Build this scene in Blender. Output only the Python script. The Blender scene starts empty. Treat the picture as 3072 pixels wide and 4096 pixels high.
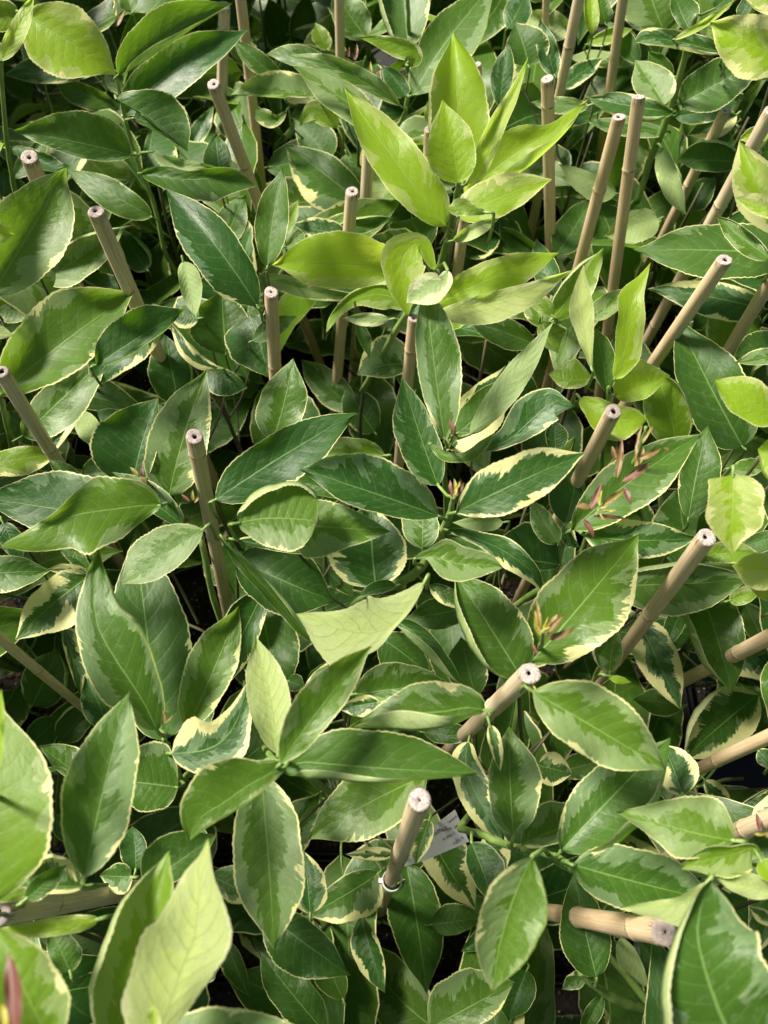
import bpy, math, random
from math import sin, cos, pi, radians, sqrt
from mathutils import Vector, Matrix
random.seed(7)
R = random.Random(11)

# ------------------------------------------------------------------ camera, sky, sun, exposure
H = 1.0                      # camera height above the nursery floor (m)
TILT = radians(25.7)         # off straight down
F = 2979.0                   # focal length in photo pixels (3072 x 4096)
sc = bpy.context.scene
COL = sc.collection
cam_data = bpy.data.cameras.new('camera')
cam = bpy.data.objects.new('camera', cam_data); COL.objects.link(cam)
cam.location = (0, 0, H); cam.rotation_euler = (TILT, 0, 0)
cam_data.sensor_fit = 'VERTICAL'; cam_data.sensor_height = 36.0
cam_data.lens = 36.0*F/4096.0
cam_data.clip_start = 0.02; cam_data.clip_end = 200
cam_data.dof.use_dof = True; cam_data.dof.focus_distance = 0.46; cam_data.dof.aperture_fstop = 11
sc.camera = cam

SUN_EL, SUN_AZ = radians(52), radians(-60)   # azimuth measured from +Y (away from the camera), negative = left
world = bpy.data.worlds.new('World'); sc.world = world; world.use_nodes = True
wn = world.node_tree
bg = wn.nodes['Background']
sky = wn.nodes.new('ShaderNodeTexSky'); sky.sky_type = 'NISHITA'; sky.sun_disc = False
sky.sun_elevation = SUN_EL; sky.sun_rotation = SUN_AZ
sky.air_density = 1.0; sky.dust_density = 5.0; sky.ozone_density = 1.0
wn.links.new(sky.outputs[0], bg.inputs[0]); bg.inputs[1].default_value = 0.052
sd = bpy.data.lights.new('sun', 'SUN'); sun = bpy.data.objects.new('sun', sd); COL.objects.link(sun)
sd.energy = 5.0; sd.angle = radians(13); sd.color = (1.0, 0.94, 0.82)
S = Vector((sin(SUN_AZ)*cos(SUN_EL), cos(SUN_AZ)*cos(SUN_EL), sin(SUN_EL)))
sun.rotation_euler = S.to_track_quat('Z', 'Y').to_euler()
sc.view_settings.view_transform = 'Standard'; sc.view_settings.look = 'None'
sc.view_settings.gamma = 1; sc.view_settings.exposure = 0.86
try: sc.view_settings.use_curve_mapping = False
except Exception: pass
sc.render.engine = 'CYCLES'
sc.cycles.use_denoising = True
sc.cycles.max_bounces = 7; sc.cycles.transmission_bounces = 6; sc.cycles.diffuse_bounces = 3

# ------------------------------------------------------------------ camera geometry (to stand things at their real places)
CAM = Vector((0, 0, H))
FWD = Vector((0, sin(TILT), -cos(TILT))); UPV = Vector((0, cos(TILT), sin(TILT))); RGT = Vector((1, 0, 0))
def ray(x, y):
    return (FWD + RGT*((x-1536)/F) + UPV*((2048-y)/F))
def at_height(x, y, h):
    d = ray(x, y); t = (h-H)/d.z
    return CAM + d*t
def project(p):
    q = p-CAM; z = q.dot(FWD)
    if z < .02: return None
    return (1536+F*q.dot(RGT)/z, 2048-F*q.dot(UPV)/z, q.length)

# ------------------------------------------------------------------ materials
def new_mat(name):
    m = bpy.data.materials.new(name); m.use_nodes = True
    nt = m.node_tree; nt.nodes.clear()
    out = nt.nodes.new('ShaderNodeOutputMaterial')
    return m, nt, out
class NB:
    def __init__(s, nt): s.nt = nt
    def n(s, t, **kw):
        nd = s.nt.nodes.new(t)
        for k, v in kw.items(): setattr(nd, k, v)
        return nd
    def link(s, a, b): s.nt.links.new(a, b)
    def val(s, sock, v):
        if isinstance(v, (int, float)): sock.default_value = v
        elif isinstance(v, (tuple, list)): sock.default_value = tuple(v) if len(v) == 4 or len(v) == 3 and sock.type == 'VECTOR' else tuple(v)+(1,)
        else: s.link(v, sock)
    def m(s, op, a, b=None, c=None, clamp=False):
        nd = s.n('ShaderNodeMath', operation=op); nd.use_clamp = clamp
        s.val(nd.inputs[0], a)
        if b is not None: s.val(nd.inputs[1], b)
        if c is not None: s.val(nd.inputs[2], c)
        return nd.outputs[0]
    def mix(s, f, a, b, blend='MIX'):
        nd = s.n('ShaderNodeMix', data_type='RGBA', blend_type=blend); nd.clamp_factor = True
        s.val(nd.inputs[0], f); s.val(nd.inputs[6], a); s.val(nd.inputs[7], b)
        return nd.outputs[2]
    def step(s, x, lo, hi):
        nd = s.n('ShaderNodeMapRange', interpolation_type='SMOOTHSTEP')
        s.val(nd.inputs[0], x); s.val(nd.inputs[1], lo); s.val(nd.inputs[2], hi)
        return nd.outputs[0]
    def vec(s, x, y, z):
        nd = s.n('ShaderNodeCombineXYZ'); s.val(nd.inputs[0], x); s.val(nd.inputs[1], y); s.val(nd.inputs[2], z)
        return nd.outputs[0]
    def noise(s, v, scale=1, detail=2, rough=.5):
        nd = s.n('ShaderNodeTexNoise'); s.val(nd.inputs['Vector'], v)
        nd.inputs['Scale'].default_value = scale; nd.inputs['Detail'].default_value = detail; nd.inputs['Roughness'].default_value = rough
        return nd.outputs[0]

def leaf_material():
    # object colour carries the plant's own variation: R dark zone, G cream amount, B youth, A seed
    m, nt, out = new_mat('citrus_leaf'); b = NB(nt)
    uv = b.n('ShaderNodeUVMap'); uv.uv_map = 'UVMap'
    sx = b.n('ShaderNodeSeparateXYZ'); b.link(uv.outputs[0], sx.inputs[0])
    u, v = sx.outputs[0], b.m('SUBTRACT', b.m('MULTIPLY', sx.outputs[1], 2), 1)
    a = b.m('ABSOLUTE', v); side = b.m('SIGN', v)
    oi = b.n('ShaderNodeObjectInfo')
    oc = b.n('ShaderNodeSeparateColor'); b.link(oi.outputs['Color'], oc.inputs[0])
    dark, cream, young = oc.outputs[0], oc.outputs[1], oc.outputs[2]; seed = oi.outputs['Alpha']
    s = b.m('SUBTRACT', u, b.m('MULTIPLY', a, .17))
    zz = b.m('ADD', b.m('MULTIPLY', side, 3.7), b.m('MULTIPLY', seed, 91))
    n1 = b.noise(b.vec(b.m('MULTIPLY', s, 5.5), b.m('MULTIPLY', a, .9), zz), 1, 1.5)
    n2 = b.noise(b.vec(b.m('MULTIPLY', s, 34), b.m('MULTIPLY', a, 2.2), b.m('ADD', zz, 13)), 1, 2.5, .6)
    n3 = b.noise(b.vec(b.m('MULTIPLY', s, 70), b.m('MULTIPLY', a, 9), b.m('ADD', zz, 29)), 1, 2)
    e = b.m('ADD', a, b.m('ADD', b.m('MULTIPLY', b.m('SUBTRACT', n1, .5), 1.9), b.m('ADD', b.m('MULTIPLY', b.m('SUBTRACT', n2, .5), .62), b.m('MULTIPLY', b.m('SUBTRACT', n3, .5), .12))))
    asym = b.m('MULTIPLY', side, b.m('MULTIPLY', b.m('SUBTRACT', b.m('FRACT', b.m('MULTIPLY', seed, 17.3)), .5), .55))
    e2 = b.m('ADD', e, asym)
    is_mid = b.step(e2, b.m('SUBTRACT', dark, .012), b.m('ADD', dark, .012))
    # paler flecks in the middle zone
    fleck = b.step(b.m('ADD', n2, b.m('MULTIPLY', b.m('SUBTRACT', n3, .5), .5)), .60, .64)
    # cream: grows from the margin inward
    n4 = b.noise(b.vec(b.m('MULTIPLY', s, 4.2), b.m('MULTIPLY', a, .6), b.m('ADD', zz, 51)), 1, 1)
    ce = b.m('ADD', b.m('ADD', a, b.m('MULTIPLY', asym, .6)), b.m('ADD', b.m('MULTIPLY', b.m('SUBTRACT', n4, .5), 1.5), b.m('MULTIPLY', b.m('SUBTRACT', n2, .5), .62)))
    ct = b.m('SUBTRACT', 1.32, cream)
    is_c1 = b.step(ce, b.m('SUBTRACT', ct, .015), b.m('ADD', ct, .015))
    rim = b.m('ADD', a, b.m('MULTIPLY', b.m('SUBTRACT', n2, .5), .07))
    is_rim = b.step(rim, b.m('SUBTRACT', .956, b.m('MULTIPLY', cream, .07)), b.m('SUBTRACT', .974, b.m('MULTIPLY', cream, .07)))
    is_cream = b.m('MAXIMUM', is_c1, is_rim)
    hue = b.noise(b.vec(b.m('MULTIPLY', u, 2.5), b.m('MULTIPLY', v, 1.5), b.m('MULTIPLY', seed, 37)), 1, 2)
    col_d = b.mix(young, (0.019, 0.067, 0.011), (0.250, 0.405, 0.022))
    col_d = b.mix(b.m('MULTIPLY', b.step(hue, .35, .75), .5), col_d, b.mix(young, (0.034, 0.100, 0.012), (0.27, 0.42, 0.012)))
    col_m = b.mix(young, (0.095, 0.165, 0.080), (0.42, 0.52, 0.13))
    col_m = b.mix(b.m('MULTIPLY', fleck, .65), col_m, b.mix(young, (0.20, 0.28, 0.115), (.38, .48, .12)))
    col_c = b.mix(young, (0.63, 0.61, 0.28), (0.72, 0.73, 0.32))
    top = b.mix(is_mid, col_d, col_m)
    top = b.mix(is_cream, top, col_c)
    # veins
    sv = b.m('SUBTRACT', b.m('ADD', u, b.m('MULTIPLY', b.m('SUBTRACT', hue, .5), .02)), b.m('ADD', b.m('MULTIPLY', a, .13), b.m('MULTIPLY', b.m('MULTIPLY', a, a), .09)))
    fr = b.m('FRACT', b.m('ADD', b.m('MULTIPLY', sv, 9.5), b.m('MULTIPLY', side, .22)))
    dv = b.m('ABSOLUTE', b.m('SUBTRACT', fr, .5))             # 0 on a vein, .5 between veins
    vein = b.m('MULTIPLY', b.m('SUBTRACT', 1, b.step(dv, .015, .06)), b.m('SUBTRACT', 1, b.step(a, .7, .95)))
    mid_w = b.m('ADD', .008, b.m('MULTIPLY', b.m('SUBTRACT', 1, u), .020))
    rib = b.m('SUBTRACT', 1, b.step(a, b.m('MULTIPLY', mid_w, .7), b.m('MULTIPLY', mid_w, 1.5)))
    vcol = b.mix(young, (0.16, 0.29, 0.075), (0.36, 0.50, 0.09))
    top = b.mix(b.m('MULTIPLY', vein, .22), top, vcol)
    top = b.mix(b.m('MULTIPLY', rib, .75), top, vcol)
    # oil glands
    vo = b.n('ShaderNodeTexVoronoi'); b.val(vo.inputs['Vector'], b.vec(b.m('MULTIPLY', u, 52), b.m('MULTIPLY', v, 12), seed)); vo.inputs['Scale'].default_value = 1
    gl = b.m('SUBTRACT', 1, b.step(vo.outputs['Distance'], .08, .16))
    top = b.mix(b.m('MULTIPLY', gl, .3), top, vcol)
    # underside: paler, matt, net of darker veins
    und = b.mix(young, (0.30, 0.40, 0.16), (0.50, 0.58, 0.20))
    und = b.mix(b.m('MULTIPLY', is_mid, .4), und, (0.44, 0.50, 0.25))
    und = b.mix(b.m('MULTIPLY', is_cream, .75), und, (0.62, 0.62, 0.36))
    vn = b.n('ShaderNodeTexVoronoi'); vn.feature = 'DISTANCE_TO_EDGE'
    b.val(vn.inputs['Vector'], b.vec(b.m('MULTIPLY', s, 16), b.m('MULTIPLY', v, 4.2), seed)); vn.inputs['Scale'].default_value = 1
    net = b.m('SUBTRACT', 1, b.step(vn.outputs['Distance'], .012, .04))
    und = b.mix(b.m('MULTIPLY', net, .22), und, (0.12, 0.20, 0.07))
    und = b.mix(b.m('MULTIPLY', vein, .5), und, (0.14, 0.22, 0.07))
    und = b.mix(b.m('MULTIPLY', rib, .7), und, (0.33, 0.44, 0.16))
    geo = b.n('ShaderNodeNewGeometry')
    # wear: dusty water marks and a few brown specks and scorched tips
    ds = b.noise(b.vec(b.m('MULTIPLY', u, 14), b.m('MULTIPLY', v, 5), b.m('MULTIPLY', seed, 211)), 1, 5, .7)
    top = b.mix(b.m('MULTIPLY', b.step(ds, .52, .74), .22), top, (0.30, 0.34, 0.22))
    vs = b.n('ShaderNodeTexVoronoi'); b.val(vs.inputs['Vector'], b.vec(b.m('MULTIPLY', u, 9), b.m('MULTIPLY', v, 3), b.m('MULTIPLY', seed, 61))); vs.inputs['Scale'].default_value = 1
    spk = b.m('MULTIPLY', b.m('SUBTRACT', 1, b.step(vs.outputs['Distance'], .035, .07)), b.step(b.m('FRACT', b.m('MULTIPLY', seed, 9.7)), .6, .62))
    tipb = b.m('MULTIPLY', b.step(b.m('ADD', u, b.m('MULTIPLY', n2, .03)), .985, 1.0), b.step(b.m('FRACT', b.m('MULTIPLY', seed, 3.3)), .5, .52))
    top = b.mix(b.m('MULTIPLY', b.m('MAXIMUM', spk, tipb), .75), top, (0.12, 0.07, 0.03))
    base = b.mix(geo.outputs['Backfacing'], top, und)
    # relief: quilting between the veins, midrib groove, low waviness
    lw = b.noise(b.vec(b.m('MULTIPLY', u, 9), b.m('MULTIPLY', v, 3), b.m('MULTIPLY', seed, 77)), 1, 3, .6)
    fine = b.noise(b.vec(b.m('MULTIPLY', u, 150), b.m('MULTIPLY', v, 60), seed), 1, 2)
    quilt = b.m('MULTIPLY', b.m('SQRT', b.m('ADD', dv, .001)), b.m('SUBTRACT', 1, b.m('MULTIPLY', a, a)))
    hgt = b.m('ADD', b.m('MULTIPLY', quilt, b.m('ADD', .16, b.m('MULTIPLY', b.m('FRACT', b.m('MULTIPLY', seed, 7.7)), .30))), b.m('ADD', b.m('MULTIPLY', lw, .9), b.m('MULTIPLY', fine, .06)))
    hgt = b.m('SUBTRACT', hgt, b.m('MULTIPLY', rib, .35))
    bump = b.n('ShaderNodeBump'); bump.inputs['Strength'].default_value = .30; bump.inputs['Distance'].default_value = .0022
    b.link(hgt, bump.inputs['Height'])
    pr = b.n('ShaderNodeBsdfPrincipled')
    b.link(base, pr.inputs['Base Color']); b.link(bump.outputs[0], pr.inputs['Normal'])
    rg = b.m('ADD', b.m('ADD', .38, b.m('MULTIPLY', b.m('SUBTRACT', lw, .5), .2)), b.m('MULTIPLY', b.m('FRACT', b.m('MULTIPLY', seed, 5.1)), .14))
    rg = b.m('ADD', rg, b.m('MULTIPLY', geo.outputs['Backfacing'], .25), clamp=True)
    b.link(rg, pr.inputs['Roughness'])
    pr.inputs['Specular IOR Level'].default_value = .29
    tr = b.n('ShaderNodeBsdfTranslucent')
    tcol = b.mix(young, (0.17, 0.42, 0.012), (0.72, 0.93, 0.08))
    tcol = b.mix(b.m('MULTIPLY', is_mid, .5), tcol, (0.40, 0.60, 0.10))
    tcol = b.mix(is_cream, tcol, (0.85, 0.86, 0.35))
    tcol = b.mix(b.m('MULTIPLY', rib, .5), tcol, (0.25, 0.4, 0.04))
    b.link(tcol, tr.inputs['Color']); b.link(bump.outputs[0], tr.inputs['Normal'])
    mx = b.n('ShaderNodeMixShader')
    b.link(b.m('ADD', .26, b.m('MULTIPLY', young, .28)), mx.inputs[0])
    b.link(pr.outputs[0], mx.inputs[1]); b.link(tr.outputs[0], mx.inputs[2])
    b.link(mx.outputs[0], out.inputs[0])
    return m

def red_leaf_material():
    m, nt, out = new_mat('new_growth'); b = NB(nt)
    uv = b.n('ShaderNodeUVMap'); uv.uv_map = 'UVMap'
    sx = b.n('ShaderNodeSeparateXYZ'); b.link(uv.outputs[0], sx.inputs[0])
    a = b.m('ABSOLUTE', b.m('SUBTRACT', b.m('MULTIPLY', sx.outputs[1], 2), 1))
    oi = b.n('ShaderNodeObjectInfo')
    n = b.noise(b.vec(b.m('MULTIPLY', sx.outputs[0], 4), a, b.m('MULTIPLY', oi.outputs['Alpha'], 50)), 1, 3)
    c = b.mix(b.step(b.m('ADD', n, b.m('MULTIPLY', a, .35)), .45, .85), (0.21, 0.19, 0.035), (0.13, 0.035, 0.035))
    oc = b.n('ShaderNodeSeparateColor'); b.link(oi.outputs['Color'], oc.inputs[0])
    c = b.mix(oc.outputs[0], c, (0.15, 0.055, 0.038))
    c = b.mix(oc.outputs[1], c, (0.42, 0.40, 0.05))
    rib = b.m('SUBTRACT', 1, b.step(a, .04, .12)); c = b.mix(b.m('MULTIPLY', rib, .5), c, (0.25, 0.08, 0.06))
    pr = b.n('ShaderNodeBsdfPrincipled'); b.link(c, pr.inputs['Base Color']); pr.inputs['Roughness'].default_value = .5
    tr = b.n('ShaderNodeBsdfTranslucent'); b.link(c, tr.inputs[0])
    mx = b.n('ShaderNodeMixShader'); mx.inputs[0].default_value = .25
    b.link(pr.outputs[0], mx.inputs[1]); b.link(tr.outputs[0], mx.inputs[2]); b.link(mx.outputs[0], out.inputs[0])
    return m

def simple_mat(name, c1, c2, scale=60, rough=.6, stretch=(1, 1, 1), bump=0, detail=4, lo=.35, hi=.7, spec=.4):
    m, nt, out = new_mat(name); b = NB(nt)
    tc = b.n('ShaderNodeTexCoord'); mp = b.n('ShaderNodeMapping'); mp.inputs['Scale'].default_value = stretch
    b.link(tc.outputs['Object'], mp.inputs['Vector'])
    n = b.noise(mp.outputs[0], scale, detail, .6)
    pr = b.n('ShaderNodeBsdfPrincipled'); b.link(b.mix(b.step(n, lo, hi), c1, c2), pr.inputs['Base Color'])
    pr.inputs['Roughness'].default_value = rough; pr.inputs['Specular IOR Level'].default_value = spec
    if bump:
        bp = b.n('ShaderNodeBump'); bp.inputs['Strength'].default_value = .6; bp.inputs['Distance'].default_value = bump
        b.link(n, bp.inputs['Height']); b.link(bp.outputs[0], pr.inputs['Normal'])
    b.link(pr.outputs[0], out.inputs[0])
    return m

def cane_material():
    # UV: u round the cane, v metres down from the cut
    m, nt, out = new_mat('bamboo_cane'); b = NB(nt)
    uv = b.n('ShaderNodeUVMap'); uv.uv_map = 'UVMap'
    sx = b.n('ShaderNodeSeparateXYZ'); b.link(uv.outputs[0], sx.inputs[0])
    u, v = sx.outputs[0], sx.outputs[1]
    oi = b.n('ShaderNodeObjectInfo'); seed = b.m('MULTIPLY', oi.outputs['Alpha'], 63)
    ang = b.m('MULTIPLY', u, 2*pi); cu, su = b.m('COSINE', ang), b.m('SINE', ang)
    streak = b.noise(b.vec(b.m('MULTIPLY', cu, 7), b.m('MULTIPLY', su, 7), b.m('ADD', b.m('MULTIPLY', v, 22), seed)), 1, 4, .65)
    blot = b.noise(b.vec(cu, su, b.m('ADD', b.m('MULTIPLY', v, 26), seed)), 1, 3)
    oc = b.n('ShaderNodeSeparateColor'); b.link(oi.outputs['Color'], oc.inputs[0])
    c = b.mix(b.step(streak, .35, .68), (0.60, 0.46, 0.28), (0.80, 0.66, 0.45))
    c = b.mix(b.m('MULTIPLY', b.step(blot, .52, .72), .4), c, (0.42, 0.235, 0.125))
    c = b.mix(b.m('MULTIPLY', oc.outputs[0], .55), c, b.mix(b.step(streak, .3, .7), (0.46, 0.38, 0.29), (0.72, 0.64, 0.51)))   # greyed canes
    c = b.mix(b.m('MULTIPLY', b.m('FRACT', b.m('MULTIPLY', oi.outputs['Alpha'], 13.7)), .45), c, (0.56, 0.34, 0.16), 'MULTIPLY') if False else b.mix(b.m('MULTIPLY', b.m('FRACT', b.m('MULTIPLY', oi.outputs['Alpha'], 13.7)), .38), c, (0.50, 0.31, 0.15))
    # weathered splits just under the cut
    fr = b.noise(b.vec(b.m('MULTIPLY', cu, 12), b.m('MULTIPLY', su, 12), b.m('ADD', b.m('MULTIPLY', v, 60), seed)), 1, 3)
    frr = b.m('MULTIPLY', b.step(fr, .5, .58), b.m('SUBTRACT', 1, b.step(v, .001, .0065)))
    c = b.mix(b.m('MULTIPLY', frr, .8), c, (0.05, 0.03, 0.02))
    c = b.mix(b.m('MULTIPLY', b.step(v, .07, .32), .55), c, (0.30, 0.18, 0.11))   # browner lower down
    pr = b.n('ShaderNodeBsdfPrincipled'); b.link(c, pr.inputs['Base Color']); pr.inputs['Roughness'].default_value = .5
    bp = b.n('ShaderNodeBump'); bp.inputs['Strength'].default_value = .35; bp.inputs['Distance'].default_value = .0004
    b.link(streak, bp.inputs['Height']); b.link(bp.outputs[0], pr.inputs['Normal'])
    b.link(pr.outputs[0], out.inputs[0])
    return m

def cut_material():
    m, nt, out = new_mat('cut_bamboo'); b = NB(nt)
    uv = b.n('ShaderNodeUVMap'); uv.uv_map = 'UVMap'
    sx = b.n('ShaderNodeSeparateXYZ'); b.link(uv.outputs[0], sx.inputs[0])
    r = sx.outputs[0]
    tc = b.n('ShaderNodeTexCoord')
    oi = b.n('ShaderNodeObjectInfo')
    n = b.noise(tc.outputs['Object'], 1500, 3, .7)
    n2 = b.noise(tc.outputs['Object'], 500, 2, .6)
    c = b.mix(b.step(n, .42, .62), (0.25, 0.19, 0.17), (0.60, 0.52, 0.47))
    c = b.mix(b.m('MULTIPLY', b.step(n2, .5, .7), .5), c, (0.74, 0.68, 0.62))
    oc = b.n('ShaderNodeSeparateColor'); b.link(oi.outputs['Color'], oc.inputs[0])
    c = b.mix(b.m('MULTIPLY', oc.outputs[1], b.m('MULTIPLY', b.step(n, .3, .7), .8)), c, (0.10, 0.075, 0.065))
    c = b.mix(b.m('MULTIPLY', b.step(r, .9, 1.0), .6), c, (0.22, 0.12, 0.07))
    pr = b.n('ShaderNodeBsdfPrincipled'); b.link(c, pr.inputs['Base Color']); pr.inputs['Roughness'].default_value = .9
    bp = b.n('ShaderNodeBump'); bp.inputs['Strength'].default_value = .5; bp.inputs['Distance'].default_value = .0003
    b.link(n, bp.inputs['Height']); b.link(bp.outputs[0], pr.inputs['Normal'])
    b.link(pr.outputs[0], out.inputs[0])
    return m

M_LEAF = leaf_material(); M_RED = red_leaf_material()
M_STEM = simple_mat('green_stem', (0.13, 0.22, 0.05), (0.22, 0.31, 0.09), 90, .45, (1, 1, .2))
M_WOOD = simple_mat('brown_stem', (0.055, 0.055, 0.025), (0.10, 0.095, 0.045), 60, .7, (1, 1, .25), .0006)
M_CANE = cane_material(); M_CUT = cut_material()
M_PITH = simple_mat('pith_hole', (0.03, 0.02, 0.018), (0.07, 0.05, 0.04), 400, .9)
M_NODE = simple_mat('cane_node', (0.15, 0.085, 0.045), (0.36, 0.25, 0.14), 260, .65, bump=.0004)
M_POT = simple_mat('black_plastic', (0.009, 0.009, 0.009), (0.014, 0.014, 0.013), 30, .65, spec=.2)
M_SOIL = simple_mat('potting_soil', (0.012, 0.008, 0.006), (0.040, 0.027, 0.018), 220, .95, bump=.003)
M_BARK = simple_mat('bark_chip', (0.05, 0.03, 0.02), (0.13, 0.085, 0.05), 150, .9, bump=.001)
M_PERL = simple_mat('perlite', (0.45, 0.44, 0.41), (0.62, 0.61, 0.58), 300, .9)
M_GROUND = simple_mat('ground_cloth', (0.018, 0.018, 0.017), (0.034, 0.033, 0.031), 8, .9, bump=.001, spec=.15)
M_TAG = simple_mat('shaded_white_tag', (0.30, 0.30, 0.31), (0.36, 0.36, 0.37), 20, .45)  # white card toned down to grey, its shade put into the colour
M_INK = simple_mat('ink', (0.05, 0.05, 0.055), (0.07, 0.07, 0.075), 20, .6)
M_CLIP = simple_mat('white_clip', (0.66, 0.68, 0.70), (0.74, 0.75, 0.77), 20, .35)

# ------------------------------------------------------------------ mesh helpers
def link_mesh(name, verts, faces, mat, uvs=None, parent=None, smooth=True, loc=None):
    me = bpy.data.meshes.new(name)
    me.from_pydata([tuple(p) for p in verts], [], faces)
    if uvs:
        ul = me.uv_layers.new(name='UVMap')
        ul.data.foreach_set('uv', [c for f in faces for i in f for c in uvs[i]])
    if smooth: me.polygons.foreach_set('use_smooth', [True]*len(me.polygons))
    me.materials.append(mat); me.update()
    o = bpy.data.objects.new(name, me); COL.objects.link(o)
    if parent: o.parent = parent
    if loc: o.location = loc
    return o
def empty(name, loc, label, cat, group=None):
    o = bpy.data.objects.new(name, None); COL.objects.link(o); o.location = loc; o.empty_display_size = .02
    o['label'] = label; o['category'] = cat
    if group: o['group'] = group
    return o
def catmull(pts, n):
    """smooth path through pts (tuples), n+1 samples"""
    out = []; m = len(pts)-1
    P = [pts[0]]+list(pts)+[pts[-1]]
    for i in range(n+1):
        t = i/n*m; k = min(int(t), m-1); f = t-k
        p0, p1, p2, p3 = P[k], P[k+1], P[k+2], P[k+3]
        out.append(tuple(.5*((2*b)+(-a+c)*f+(2*a-5*b+4*c-d)*f*f+(-a+3*b-3*c+d)*f**3) for a, b, c, d in zip(p0, p1, p2, p3)))
    return out
class Tubes:
    def __init__(s): s.v = []; s.f = []; s.uv = []
    def add(s, pts, radii, sides=7, cap=True):
        n = len(pts); pts = [Vector(p) for p in pts]
        ref = Vector((.3, .2, 1)); b0 = len(s.v); L = 0
        for i, p in enumerate(pts):
            t = (pts[min(i+1, n-1)]-pts[max(i-1, 0)])
            if t.length < 1e-9: t = Vector((0, 0, 1))
            t.normalize()
            a = t.cross(ref)
            if a.length < .05: a = t.cross(Vector((1, 0, 0)))
            a.normalize(); c = t.cross(a)
            if i: L += (p-pts[i-1]).length
            for k in range(sides+1):
                th = 2*pi*k/sides
                s.v.append(p+(a*cos(th)+c*sin(th))*radii[i]); s.uv.append((k/sides, L))
        w = sides+1
        for i in range(n-1):
            for k in range(sides):
                q = b0+i*w+k
                s.f.append((q, q+1, q+w+1, q+w))
        if cap:
            s.f.append(tuple(b0+k for k in range(sides))[::-1])
            s.f.append(tuple(b0+(n-1)*w+k for k in range(sides)))
    def build(s, name, mat, parent):
        if not s.v: return None
        off = parent.location if parent else Vector((0, 0, 0))
        return link_mesh(name, [p-off for p in s.v], s.f, mat, s.uv, parent)

# ------------------------------------------------------------------ leaf surfaces
PROF = [(0, .0), (.02, .20), (.06, .46), (.13, .70), (.23, .90), (.34, .985), (.45, 1.0), (.57, .95), (.69, .80), (.78, .60), (.85, .41), (.905, .24), (.945, .125), (.975, .065), (.99, .035), (1, .0)]
def prof(u, e=.43):
    u = min(max(u, 0), 1)
    # move the widest place from .43 to e
    g = math.log(.43)/math.log(e); uu = u**g
    for (a, x), (c, y) in zip(PROF, PROF[1:]):
        if uu <= c:
            t = (uu-a)/(c-a); return x+(y-x)*t
    return 0
def rot_about(v, ax, ang): return Matrix.Rotation(ang, 3, ax) @ v
HERO = []      # (points for the cover map)
TY = {'d': (.98, .0, .04), 'v': (.56, .15, .14), 'g': (.28, .17, .20), 'c': (.60, .42, .0), 'C': (.50, .78, .0), 'y': (.80, .1, 1), 'h': (.62, .16, .46), 'k': (.80, .04, .24), 'Y': (.40, .30, 1), 'P': (.3, .05, .6), 'Z': (.25, .60, 1), 'n': (1.3, .0, .04), 'r': (0, 0, 0)}
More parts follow.
